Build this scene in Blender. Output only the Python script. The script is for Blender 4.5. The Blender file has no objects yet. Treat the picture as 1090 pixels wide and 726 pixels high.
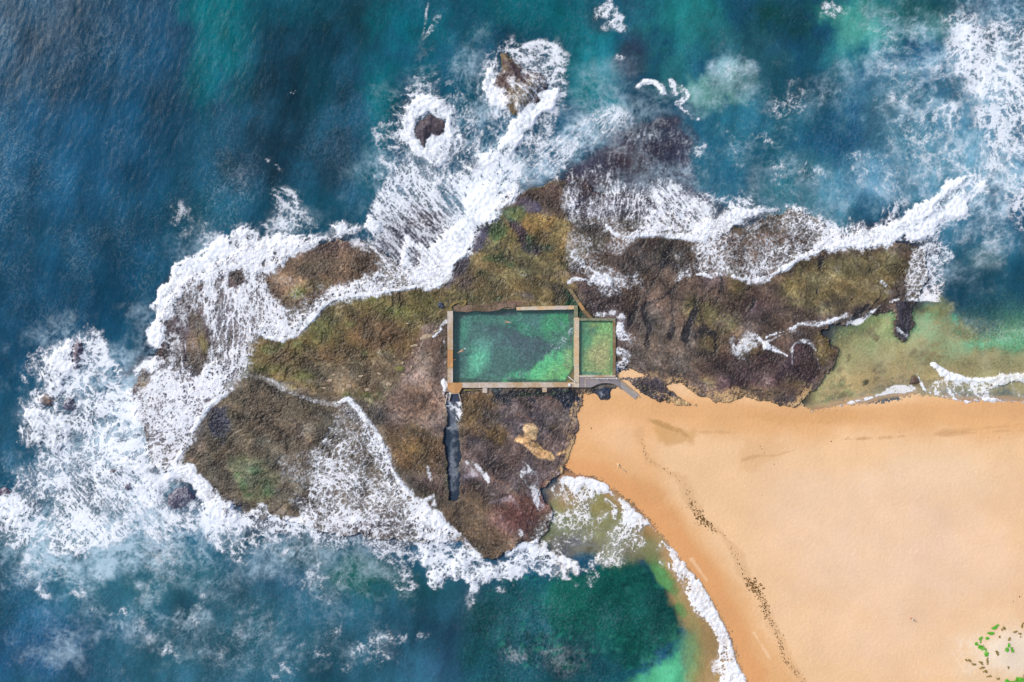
# Rock pool and beach seen from straight above.  All coordinates of the site plan are in
# plan units (1 unit = 0.24 m, u to the east of the plan, v down); world = ((u-545)*S, (363-v)*S).
import numpy as np, math
S = 0.24
U0, U1, V0, V1 = -50, 1140, -50, 776
W, H = U1 - U0 + 1, V1 - V0 + 1
UU, VV = np.meshgrid(np.arange(U0, U1 + 1, dtype=np.float32), np.arange(V0, V1 + 1, dtype=np.float32))
rng = np.random.default_rng(7)

# ---------------------------------------------------------------- noise tiles
TN = 1024
def _tile(fn, seed):
    r = np.random.default_rng(seed)
    f = np.fft.rfft2(r.standard_normal((TN, TN)))
    ky = np.fft.fftfreq(TN)[:, None] * TN; kx = np.fft.rfftfreq(TN)[None, :] * TN
    k = np.sqrt(kx * kx + ky * ky); k[0, 0] = 1
    a = fn(k); a[0, 0] = 0
    t = np.fft.irfft2(f * a, s=(TN, TN))
    return (t / t.std()).astype(np.float32)
def band_tile(wl, seed, w=0.35):            # smooth noise with one dominant wavelength (texels)
    k0 = TN / wl
    return _tile(lambda k: np.exp(-(np.log(k / k0) / w) ** 2) / k, seed)
def fbm_tile(beta, seed, lo=2):
    return _tile(lambda k: np.where(k < lo, 0, k ** (-beta)), seed)
BT = [band_tile(24, 11 + i) for i in range(5)]
FB = [fbm_tile(1.6, 31 + i) for i in range(4)]     # rough fractal
FS = [fbm_tile(2.3, 51 + i) for i in range(3)]     # smooth fractal
WN = [fbm_tile(0.9, 71 + i, 30) for i in range(2)]  # grainy
def samp(T, x, y):
    x = np.mod(x, TN); y = np.mod(y, TN)
    xi = x.astype(np.int32); yi = y.astype(np.int32)
    fx = (x - xi).astype(np.float32); fy = (y - yi).astype(np.float32)
    xi &= TN - 1; yi &= TN - 1
    x1 = (xi + 1) & (TN - 1); y1 = (yi + 1) & (TN - 1)
    return (T[yi, xi] * (1 - fx) + T[yi, x1] * fx) * (1 - fy) + (T[y1, xi] * (1 - fx) + T[y1, x1] * fx) * fy
def sstep(a, b, x):
    t = np.clip((x - a) / (b - a), 0, 1); return t * t * (3 - 2 * t)
_eqc = {}
def equalise(t, key):                      # flatten the histogram so that t > 1-d covers the share d
    if key not in _eqc:
        s = np.sort(t.ravel()[::max(1, t.size // 20000)]); _eqc[key] = s
    s = _eqc[key]
    return np.interp(t, s, np.linspace(0, 1, len(s))).astype(np.float32)

def lace(x, y, sc, key, ang=None, stretch=3.8, so=0):
    """network of foam filaments; sc = size of the cells, ang = streak direction in degrees"""
    if ang is not None:
        a = math.radians(ang)
        xr = (x * math.cos(a) + y * math.sin(a)); yr = (-x * math.sin(a) + y * math.cos(a))
        wob = 0.05
        x, y = xr / stretch, yr
    wx = samp(FS[0], x * 1.9 + 37, y * 1.9 + 11) * 0.55 * sc + samp(FB[0], x * 3.1, y * 3.1) * 0.22 * sc
    wy = samp(FS[1], x * 1.9 + 91, y * 1.9 + 53) * 0.55 * sc + samp(FB[1], x * 3.1, y * 3.1) * 0.22 * sc
    X, Y = x + wx, y + wy
    q = 24.0 / sc
    r1 = 1 - np.abs(samp(BT[0], X * q * .5 + so, Y * q * .5)) ; r2 = 1 - np.abs(samp(BT[1], X * q, Y * q + so))
    r3 = 1 - np.abs(samp(BT[2], X * q * 2.1, Y * q * 2.1)); r4 = samp(FB[2], x * 7, y * 7)
    t = .9 * r1 + .9 * r2 + .55 * r3 + .28 * r4 + .35 * samp(FS[2], x * 1.3, y * 1.3)
    return equalise(t, key)

# ---------------------------------------------------------------- painting fields of the site plan
N1 = samp(FB[0], UU * 6, VV * 6); N2 = samp(FB[1], UU * 3, VV * 3); N3 = samp(FS[0], UU * 2.2, VV * 2.2)
N4 = samp(FB[3], UU * 1.5, VV * 1.5)
def lin(c):
    c = np.array(c[:3], np.float64) / 255
    return np.where(c <= .04045, c / 12.92, ((c + .055) / 1.055) ** 2.4).astype(np.float32)
def sdist(pts, U, V, closed=True):
    p = np.array(pts, np.float32)[:, :2]; n = len(p)
    best = np.full(U.shape, 1e12, np.float32); ins = np.zeros(U.shape, bool)
    for i in range(n if closed else n - 1):
        ax, ay = p[i]; bx, by = p[(i + 1) % n]
        dx, dy = bx - ax, by - ay; L = dx * dx + dy * dy + 1e-9
        t = np.clip(((U - ax) * dx + (V - ay) * dy) / L, 0, 1)
        best = np.minimum(best, (U - ax - t * dx) ** 2 + (V - ay - t * dy) ** 2)
        if closed and ay != by:
            c = (ay > V) != (by > V)
            ins ^= c & (U < (bx - ax) * (V - ay) / (by - ay) + ax)
    d = np.sqrt(best)
    return np.where(ins, d, -d) if closed else d
def _box(pts, m):
    p = np.array(pts, float)
    x0 = int(max(U0, p[:, 0].min() - m)) - U0; x1 = int(min(U1, p[:, 0].max() + m)) - U0 + 1
    y0 = int(max(V0, p[:, 1].min() - m)) - V0; y1 = int(min(V1, p[:, 1].max() + m)) - V0 + 1
    return slice(max(y0, 0), max(y1, 0)), slice(max(x0, 0), max(x1, 0))
def polymask(pts, soft=1.5, amp=2.0, amp2=0.0):
    m = soft * 1.2 + 2.5 * amp + 3 * amp2 + 3
    b = _box(pts, m)
    d = sdist(pts, UU[b], VV[b]) + amp * N1[b] + amp2 * N3[b]
    return b, sstep(-soft, soft, d)
def linemask(pts, w, soft=None, amp=1.0, amp2=0.0):
    """pts (u,v[,w]); gaussian-like ribbon"""
    p = np.array([(q[0], q[1]) for q in pts], np.float32); ws = [q[2] if len(q) > 2 else w for q in pts]
    m = max(ws) * 2.2 + 2.5 * amp + 3 * amp2; b = _box(p, m); U, V = UU[b], VV[b]
    U = U + amp2 * N3[b]; V = V + amp2 * N2[b]
    out = np.zeros(U.shape, np.float32)
    for i in range(len(p) - 1):
        ax, ay = p[i]; dx, dy = p[i + 1] - p[i]; L = dx * dx + dy * dy + 1e-9
        t = np.clip(((U - ax) * dx + (V - ay) * dy) / L, 0, 1)
        d = np.sqrt((U - ax - t * dx) ** 2 + (V - ay - t * dy) ** 2); ww = ws[i] * (1 - t) + ws[i + 1] * t
        out = np.maximum(out, 1 - sstep(.35, 1.25, (d + amp * N1[b]) / ww))
    return b, out
GRAIN = [0.]
N5 = samp(WN[0], UU * 6 + 11, VV * 6)
def blobmask(cx, cy, rx, ry=None, ang=0, amp=.12, hard=0.0):
    ry = ry or rx; R = max(rx, ry) * 1.8
    b = _box([(cx - R, cy - R), (cx + R, cy + R)], 1); a = math.radians(ang)
    dx, dy = UU[b] - cx, VV[b] - cy
    x = (dx * math.cos(a) + dy * math.sin(a)) / rx; y = (-dx * math.sin(a) + dy * math.cos(a)) / ry
    d = np.sqrt(x * x + y * y) + amp * N2[b] + amp * .6 * N1[b] + GRAIN[0] * N5[b]
    return b, 1 - sstep(hard * .9, 1.35 - .35 * hard, d)
class Field:
    def __init__(s, v): s.a = np.empty((H, W) + ((3,) if hasattr(v, '__len__') else ()), np.float32); s.a[...] = v
    def _p(s, bm, v, k):
        b, m = bm; m = m * k
        if s.a.ndim == 3: m = m[..., None]; v = np.asarray(v, np.float32)
        s.a[b] = s.a[b] * (1 - m) + v * m
        return s
    def poly(s, v, pts, soft=1.5, amp=2.0, k=1., amp2=0.): return s._p(polymask(pts, soft, amp, amp2), v, k)
    def line(s, v, pts, w=4, amp=1., k=1., amp2=0.): return s._p(linemask(pts, w, None, amp, amp2), v, k)
    def blob(s, v, cx, cy, rx, ry=None, ang=0, k=1., amp=.12, hard=0.): return s._p(blobmask(cx, cy, rx, ry, ang, amp, hard), v, k)
class CField(Field):
    def poly(s, c, *a, **k): return Field.poly(s, lin(c), *a, **k)
    def line(s, c, *a, **k): return Field.line(s, lin(c), *a, **k)
    def blob(s, c, *a, **k): return Field.blob(s, lin(c), *a, **k)

# ================================================================ ROCK SHELF
ROCK = [(165,372),(170,335),(188,308),(212,296),(236,278),(262,263),(290,262),(318,262),(345,256),(372,252),(398,258),
 (410,268),(425,278),(440,288),(460,290),(480,280),(497,270),(501,262),(507,246),(517,236),(522,226),(530,218),(540,214),(546,209),
 (556,206),(562,198),(575,194),(600,190),(620,192),(640,200),(665,206),(690,214),(712,224),(735,236),(748,240),
 (762,232),(790,240),(815,230),(840,222),(880,244),(930,248),(975,258),(988,266),(984,290),(976,318),(974,335),(964,362),(955,356),
 (950,330),(925,338),(906,346),(892,352),(890,378),(884,392),(874,398),(866,410),(858,428),(845,433),(820,426),(790,426),
 (762,427),(745,420),(725,412),(700,404),(684,396),(664,391),(655,397),(668,398),(690,404),(712,414),(730,425),(742,432),(722,433),
 (700,426),(688,420),(676,412),(664,408),(656,414),(648,416),(648,425),(642,425),(636,420),(624,424),(620,434),(615,446),(609,460),(612,472),(606,486),
 (598,494),(600,504),(588,514),(580,524),(587,545),(582,562),(572,578),(556,582),(540,590),(524,595),(508,590),(492,576),
 (470,576),(440,578),(400,574),(370,568),(330,560),(290,554),(262,548),(248,536),(240,546),(226,536),(214,522),(200,508),(186,500),
 (174,506),(165,500),(158,480),(150,462),(146,440),(148,428),(141,420),(143,400),(150,388),(163,392)]
def ledges(u, v):
    """bedding steps of the shelf: step height 0..1, ledge edges, joint cracks"""
    n = samp(FS[1], u*3.2, v*3.2) + .30 * samp(FB[0], u*7, v*7) + (u*.6 + v*.8) * .012
    q = n * 2.6; fr = q - np.floor(q); st = np.floor(q) + sstep(.0, .22, fr)
    ed = (1 - sstep(.0, .16, np.abs(fr - .10))) * sstep(-.8, .6, samp(FB[1], u*5, v*5))
    a = .62; x = u*math.cos(a) + v*math.sin(a) + 5*samp(FB[2], u*3, v*3); y = -u*math.sin(a) + v*math.cos(a) + 5*samp(FB[3], u*3, v*3)
    j1 = 1 - np.abs(samp(BT[0], x*1.5, y*.35)) * 7; j2 = 1 - np.abs(samp(BT[1], x*.5, y*1.7)) * 9
    jt = np.clip(np.maximum(j1, j2), 0, 1) * sstep(.0, 1.1, samp(FB[3], u*3+99, v*3))
    return (np.sin(st*2.1)).astype(np.float32), ed.astype(np.float32), jt.astype(np.float32)
def build_masks():
    R = Field(0.)
    R.poly(1., ROCK, 1.0, 2.3, amp2=1.2)
    R.poly(0., [(479,329.5),(548,329.5),(550,327),(616,327),(616,340),(655,340),(655,402),(640,408),(616,412),(479,412)], .6, 0)
    R.poly(0., [(475.5,419),(489,419),(490,470),(489,505),(486,532),(479,532),(476,500),(474.6,460)], 1.2, 1.9, amp2=.6)
    R.line(0., [(892,351),(892,376),(887,392),(877,400),(869,411),(862,430)], 5.5, amp=4.5, amp2=2)
    R.line(0., [(980,322),(972,345),(966,362)], 4, amp=3)
    return R
def rock_colour():
    C = CField(lin((98,86,72))); GRAIN[0] = .16
    # upper left lobe
    C.poly((88,74,76), [(120,240),(300,240),(300,300),(275,350),(262,400),(200,460),(130,460)], 12, 3)
    C.poly((110,84,60), [(290,262),(345,250),(405,262),(395,290),(370,305),(330,320),(295,330),(280,300)], 8, 3)
    C.blob((78,58,52), 350,262, 52,10, -5); C.blob((92,70,50), 385,278,22,14, 30, k=.8)
    C.blob((70,66,48), 330,285, 30,12, -20, k=.5); C.blob((120,128,52), 318,312, 14,9, -15); C.blob((112,106,62), 335,305, 22,10, -15, k=.7)
    C.poly((92,76,62), [(203,332),(216,335),(221,360),(222,388),(214,398),(203,385),(198,360)], 2, 1.5)
    C.blob((128,118,60), 217,366, 5,11,-20); C.blob((64,54,62), 185,345, 14,30, 15, k=.7); C.blob((92,66,60), 170,375, 8,12)
    C.blob((70,62,56), 252,290, 10,14, 10); C.blob((88,66,58), 153,400, 9,14, 0); C.blob((150,132,100), 154,408, 6,8)
    C.blob((80,66,84), 445,232, 34,22, 30); C.blob((62,50,66), 405,250, 26,20, 40)
    # olive platform
    A = [(262,385),(268,362),(285,360),(302,364),(316,358),(330,345),(341,330),(356,318),(372,314),(398,314),(420,309),(440,306),(470,300),(478,330),(470,350),(462,372),(430,392),(432,410),(410,428),(385,425),(350,420),(320,412),(285,402)]
    C.poly((104,88,48), A, 4, 2); C.blob((120,96,46), 300,362,26,6,-10,k=.6)
    for b in [(345,352,24,18),(365,320,30,6),(310,375,22,8),(430,330,30,12),(452,318,22,10),(290,392,20,6),(335,398,24,6),(400,318,22,5)]: C.blob((92,98,38), *b, k=.7, amp=.3)
    for b in [(390,352,40,16),(360,380,50,14),(420,360,30,14),(300,378,16,10)]: C.blob((104,74,46), *b, k=.6, amp=.3)
    for b in [(318,366,7,3),(372,345,6,3),(286,372,5,3),(362,316,9,2.5),(300,366,4,2),(388,376,4,3)]: C.blob((84,100,44), *b, k=.5, amp=.8)
    C.poly((118,100,78), [(330,398),(360,392),(400,388),(428,380),(436,400),(420,428),(390,426),(350,420)], 8, 4, k=.75)
    for b in [(358,420,4,4),(372,420,8,5),(392,422,12,6),(404,417,6,8),(380,414,5,4)]: C.blob((92,108,50), *b, k=.7, amp=.7)
    C.blob((150,128,45), 310,414,7,4); C.blob((140,120,44), 410,428,6,5)
    for i in range(60):                                         # patchy shell and weed on the platform
        x = rng.uniform(330,440); y = rng.uniform(375,425); C.blob([(168,150,118),(90,70,50),(130,112,80)][i % 3], x, y, rng.uniform(2,5), rng.uniform(1,2.5), rng.uniform(-30,30), k=.8, amp=.4)
    C.blob((150,140,80), 262,398,8,14,k=.6); C.line((170,160,145),[(262,400),(285,404),(300,412),(318,418)],4,k=.5)
    # brown middle
    C.poly((128,104,90), [(452,350),(474,345),(474,420),(472,530),(450,500),(425,470),(405,440),(400,428),(425,410),(434,385),(445,365)], 6, 3)
    C.blob((168,142,118), 452,385,12,18,10,k=.8, amp=.35); C.blob((150,122,104), 447,405,18,14,k=.6, amp=.35); C.blob((150,118,96),456,440,8,12,k=.7,amp=.3)
    C.poly((100,78,50), [(410,455),(440,450),(468,470),(472,500),(440,510),(420,490)], 8, 4); C.blob((112,90,50), 440,478,22,10,20,k=.7,amp=.4)
    C.blob((96,88,82), 405,440,10,14,30); C.blob((88,62,58), 455,512,20,14, k=.8,amp=.3); C.blob((74,58,54), 466,395,6,30,k=.5); C.blob((90,100,55),478,505,4,20,k=.6)
    for i in range(26):
        x = rng.uniform(405,470); y = rng.uniform(395,520); C.line([(84,64,54),(156,128,106),(76,60,50)][i % 3], [(x,y),(x+rng.uniform(6,16),y+rng.uniform(3,13))], 1.1, k=.6, amp2=2)
    # lower left plateau
    C.poly((92,82,64), [(178,500),(205,460),(225,425),(258,405),(300,415),(355,432),(375,470),(345,500),(330,548),(270,548),(235,525)], 8, 3)
    C.poly((58,58,68), [(222,432),(243,430),(246,452),(238,472),(228,462),(222,448)], 3, 2.5); C.blob((64,66,80), 228,440,8,10,k=.6)
    C.blob((104,98,86), 208,468,16,14,k=.7,amp=.3); C.blob((118,110,96), 250,412,20,6,-10,k=.6, amp=.4)
    C.blob((98,80,60), 290,445,50,26,10,k=.7,amp=.25); C.blob((84,68,54), 330,462,34,20,k=.5)
    C.poly((104,106,76), [(244,492),(262,486),(290,488),(296,510),(288,530),(262,530),(248,515)], 5, 4)
    for b in [(260,515,4,7),(284,520,5,7),(272,500,8,4),(252,505,4,4),(265,527,6,3)]: C.blob((72,98,60), *b, k=.9, amp=.5)
    C.blob((54,54,66), 250,536,14,5,20); C.blob((60,60,68),320,535,10,8); C.blob((172,152,122), 331,458,7,10,k=.9,amp=.2)
    C.blob((122,112,104), 330,490,36,22,k=.5,amp=.3); C.blob((104,100,88), 400,505,30,20,k=.4)
    C.blob((72,68,84), 194,525,26,16,-20); C.blob((86,72,84),400,560,60,14,k=.8); C.blob((92,86,104),190,450,40,50,k=.6)
    # south part
    C.poly((98,82,78), [(490,420),(620,415),(615,460),(605,500),(585,520),(520,522),(490,520)], 5, 3)
    C.poly((106,82,48), [(490,420),(530,418),(545,440),(530,468),(505,465),(492,450)], 6, 4); C.blob((118,94,50),512,448,20,10,20,k=.7,amp=.4)
    C.blob((108,96,98), 562,438,44,16,0,k=.9,amp=.3); C.blob((116,104,96),598,446,22,16,40,k=.6,amp=.3); C.blob((98,78,76), 540,495,46,24,10,k=.6)
    C.blob((104,64,58), 555,545,44,28,-15,k=.95,amp=.25); C.blob((118,80,74), 560,550,26,16,-15,k=.7,amp=.35); C.blob((100,82,80),515,520,34,14,k=.7)
    C.blob((112,92,68), 500,545,20,26,20,k=.85,amp=.3); C.blob((104,84,60), 522,578,30,14,20,k=.8,amp=.3); C.blob((116,98,52),588,455,6,3,k=.8)
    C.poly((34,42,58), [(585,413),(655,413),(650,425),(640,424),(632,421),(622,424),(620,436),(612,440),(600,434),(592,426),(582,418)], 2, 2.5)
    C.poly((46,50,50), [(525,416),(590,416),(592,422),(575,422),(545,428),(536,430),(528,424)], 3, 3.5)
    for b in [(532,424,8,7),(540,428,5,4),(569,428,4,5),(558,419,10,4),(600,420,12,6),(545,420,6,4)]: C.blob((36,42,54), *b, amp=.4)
    for b in [(560,420,6,2),(575,418,5,2),(590,419,6,2),(600,416,5,1.5)]: C.blob((40,66,48), *b, amp=.5)
    for b in [(641,420,4,2.5,30)]: C.blob((150,150,155), *b, amp=.4)
    C.poly((232,186,128), [(556,451),(563,450),(569,453),(571,460),(570,467),(564,466),(562,470),(570,474),(576,480),(585,484),(588,488),(580,487),(570,481),(560,474),(555,468),(558,460)], 1.2, 2.4, k=.9); C.blob((214,170,112), 562,473,7,5,40,amp=.4,k=.9)
    C.line((214,176,110), [(572,476),(579,483),(588,487)], 2.2, amp2=1.5, k=.9); C.line((205,165,110),[(592,485),(603,481)],1.6,amp2=1,k=.9)
    for i in range(70):
        x = rng.uniform(492,600); y = rng.uniform(425,575); C.line([(70,56,62),(148,130,138),(66,54,52),(128,96,80)][i % 4], [(x,y),(x+rng.uniform(5,22),y+rng.uniform(1,13))], rng.uniform(.8,1.4), k=.5, amp2=3)
    for i in range(5):
        x = 505+i*15; C.line((44,36,38), [(x,575-i*2),(x+10,573-rng.uniform(0,8)),(x+18,580-i*3)], 1., k=.6, amp2=3)
    # northern dome
    C.poly((108,94,56), [(478,322),(470,302),(488,282),(502,258),(512,236),(530,218),(545,208),(560,198),(604,192),(610,240),(604,280),(620,300),(612,325),(548,330)], 5, 3)
    C.poly((92,74,60), [(548,200),(600,194),(604,225),(590,235),(560,226),(540,222)], 4, 3); C.blob((62,48,50), 590,205,12,14,k=.7)
    C.blob((160,126,62), 572,240,26,14,-5,amp=.22,k=.9,hard=.4); C.blob((172,134,70),578,238,14,8,k=.7,amp=.4); C.blob((120,112,68), 550,268,26,16,15,k=.8,amp=.35)
    C.line((66,52,60), [(536,222),(546,234),(556,246),(562,262),(574,268)], 5, amp2=2); C.blob((82,70,72),496,300,14,14,-40,k=.8); C.line((74,64,74),[(476,304),(486,292),(494,280),(500,266)],5,k=.9)
    C.poly((80,76,92), [(500,262),(508,242),(518,236),(522,244),(518,262),(508,268)], 2, 2); C.poly((88,78,92),[(546,210),(566,212),(572,222),(556,224)],2,2)
    C.blob((166,138,88), 510,284,10,8,amp=.4,k=.8); C.blob((140,112,62),600,262,5,20,10,k=.8); C.blob((140,118,64),590,273,10,4,k=.8)
    for b in [(529,240,5,8),(528,248,3,5),(592,252,6,5),(583,262,12,5),(571,256,6,6),(524,276,9,3.5),(514,290,8,3),(545,283,8,3),(548,294,7,4),(565,305,8,4),(520,312,6,4),(566,286,10,5),(548,226,7,4),(505,318,8,4),(530,318,7,3),(604,276,4,3),(533,300,4,3)]: C.blob((56,86,46), *b, amp=.7, k=.7)
    C.blob((66,92,78), 584,264,14,6,k=.7,amp=.3); C.blob((150,150,104),562,288,14,5,k=.7,amp=.4); C.blob((168,164,140),560,293,9,2,k=.7,amp=.4)
    C.blob((84,70,74), 595,292,18,8,k=.8,amp=.3); C.blob((58,54,50), 590,306,22,14,k=.85,amp=.3); C.blob((34,42,38), 595,316,16,9,k=.9,amp=.3)
    C.blob((98,90,92), 565,316,18,5,15,k=.8,amp=.3); C.blob((132,104,100), 535,325,30,4,-5,k=.85,amp=.3); C.blob((128,80,80),545,322,10,2,k=.6)
    C.poly((24,78,54), [(600,306),(606,312),(618,328),(624,338),(615,338),(608,330),(602,325),(606,318)], 1.5, 1); C.blob((104,98,52), 490,318,30,8,k=.6,amp=.4)
    for i in range(30):
        x = rng.uniform(490,600); y = rng.uniform(215,320); a = rng.uniform(0,3.1); C.line((58,54,44), [(x,y),(x+14*math.cos(a),y+14*math.sin(a))], 1., k=.55, amp2=4)
    # wash north of the shelf
    C.poly((54,46,62), [(600,190),(612,172),(655,136),(735,130),(745,215),(720,225),(660,235),(610,230)], 7, 3)
    C.blob((66,44,44), 625,198,22,12,30,k=.7); C.blob((72,56,60), 680,185,26,16,30,k=.6); C.blob((112,106,84),635,262,26,20,k=.7,amp=.3); C.blob((70,58,52),645,245,30,10,k=.7)
    # eastern platform
    C.poly((100,82,70), [(605,290),(640,260),(700,248),(860,250),(985,265),(960,330),(890,350),(880,395),(850,430),(745,420),(684,396),(656,390),(655,342),(625,330)], 6, 3)
    C.poly((78,64,62), [(612,300),(660,300),(668,330),(654,340),(630,338)], 4, 3); C.blob((88,72,72), 660,350,14,30,k=.8,amp=.3)
    C.blob((66,60,58), 690,270,34,20,k=.75,amp=.35); C.blob((76,70,62), 730,262,30,16,k=.5,amp=.4)
    C.poly((126,112,72), [(850,272),(900,266),(960,262),(968,280),(950,310),(900,330),(850,330),(830,300)], 8, 5, k=.9)
    for b in [(845,305,18,16,0),(875,300,18,18,0),(905,290,20,14,-20),(940,285,20,12,-30),(785,300,16,22,0),(780,345,16,16,0),(755,330,16,14,0),(735,325,12,12,0),(860,385,14,16,0)]: C.blob((126,114,66), *b, k=.75, amp=.35)
    for b in [(925,310,20,7,-25),(890,322,20,7,-15),(830,270,14,5,0),(960,300,10,16,0)]: C.blob((88,84,78), *b, k=.7, amp=.35)
    for b in [(715,385,34,22,20),(700,350,18,20,0),(690,380,20,16,0)]: C.blob((126,112,98), *b, k=.7, amp=.35)
    for b in [(820,390,50,30,0),(770,405,40,20,0),(800,330,20,26,30),(850,395,26,20,0),(760,300,20,16,0)]: C.blob((88,64,66), *b, k=.75, amp=.35)
    for b in [(795,370,14,9,0),(757,368,9,9,0),(850,408,12,8,0),(752,404,10,9,0),(815,420,20,6,0)]: C.blob((136,116,66), *b, k=.6, amp=.4)
    C.poly((70,50,56), [(842,366),(858,360),(868,372),(872,388),(862,404),(846,400),(838,385)], 3, 2.5, k=.8)
    C.poly((120,104,60),[(866,350),(884,348),(884,375),(874,385),(868,372)],3,2,k=.8)
    for L, w in [([(714,262),(702,290),(690,310),(684,330),(690,350),(686,366)],4.5),([(690,310),(676,325),(668,345)],4),([(724,300),(706,318),(688,324)],5),([(742,300),(742,322),(733,345),(730,362)],2),([(742,328),(734,344),(726,360)],2.6),([(768,290),(770,305),(762,325)],2.6),
                 ([(762,355),(763,372),(758,378)],4),([(748,352),(752,348),(756,352)],1.2),([(715,320),(716,345),(713,360)],2.4),([(802,320),(796,332)],1.4),([(874,275),(871,300),(868,312)],3),([(712,322),(735,326)],1.6),([(886,350),(885,370),(882,385)],3),([(905,346),(918,330),(940,318)],2),([(962,325),(955,350)],2.5),([(948,330),(954,355)],2.5)]:
        C.line((40,38,42), L, w * .62 + .5, k=.85, amp=1.4, amp2=1.5)
    for i in range(90):
        x = rng.uniform(660,950); y = rng.uniform(265,415); a = rng.uniform(-.3,2.0) if x > 800 else rng.uniform(1.2,2.6)
        C.line([(56,48,48),(62,50,46),(140,126,106),(70,64,48)][i % 4], [(x,y),(x+rng.uniform(4,16)*math.cos(a),y+rng.uniform(5,16)*math.sin(a))], rng.uniform(.8,1.8), k=.5, amp2=3)
    C.poly((62,58,66), [(952,322),(976,320),(964,360),(956,356)], 2, 2); C.poly((82,72,78),[(655,398),(690,402),(742,430),(700,426),(664,408)],2,2); C.blob((60,62,46),690,416,16,4,30,k=.7,amp=.4)
    C.blob((60,56,64), 845,425,20,7,k=.8,amp=.3); C.blob((84,66,70),800,420,40,8,k=.6)
    # small offshore rocks
    C.blob((92,74,88), 80,375,16,24); C.blob((110,84,70), 52,428,10,8); C.blob((76,72,92),74,432,9,9)
    # general mottling: lichen, weed and shell at several sizes
    GRAIN[0] = 0.
    # barnacle and shell specks, weed flecks, joints and bedding streaks
    w1 = samp(WN[1], UU*11, VV*11); w2 = samp(FB[2], UU*13+400, VV*13); b1 = samp(BT[4], UU*5+5*N3, VV*5+5*N2)
    st = samp(FB[3], (UU*.8+VV*.6)*3, (VV*.8-UU*.6)*14)
    sp = sstep(1.25, 2.4, w1 + .5*w2)[..., None]; C.a = C.a * (1 - .3*sp) + lin((170,154,136)) * .3 * sp
    dk = sstep(1.1, 2.2, -w1 - .5*w2 + .3*st)[..., None]; C.a *= 1 - .3*dk
    tr, ed, jt = ledges(UU, VV); C.a *= np.exp(-.42 * ed - .55 * jt + .12 * tr)[..., None]
    C.a *= np.exp(.20 * st + .13 * b1 + .16 * samp(FS[2], UU*9, VV*9) + .10 * samp(BT[1], UU*9+4*N2, VV*9+4*N3))[..., None]
    m = .07 * samp(WN[0], UU*4, VV*4) + .20 * samp(FB[2], UU*7+5, VV*7) + .05 * samp(FB[1], UU*26, VV*26) - .08
    rid = 1 - np.abs(samp(BT[3], UU*2.6 + 8*N3, VV*2.6 + 8*N2)); crack = sstep(.9, 1., rid) * sstep(-.2, .8, samp(FS[1], UU*4, VV*4))
    C.a *= np.exp(1.0 * m - .5 * crack)[..., None]
    hue = samp(FB[0], UU*9+300, VV*9+70)[..., None]
    C.a *= 1 + hue * np.array([.06, .01, -.05], np.float32)
    C.a *= (1 - .10 * sstep(630, 680, UU))[..., None]
    g = C.a.mean(axis=2, keepdims=True); C.a = g + (C.a - g) * .92
    return C

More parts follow.
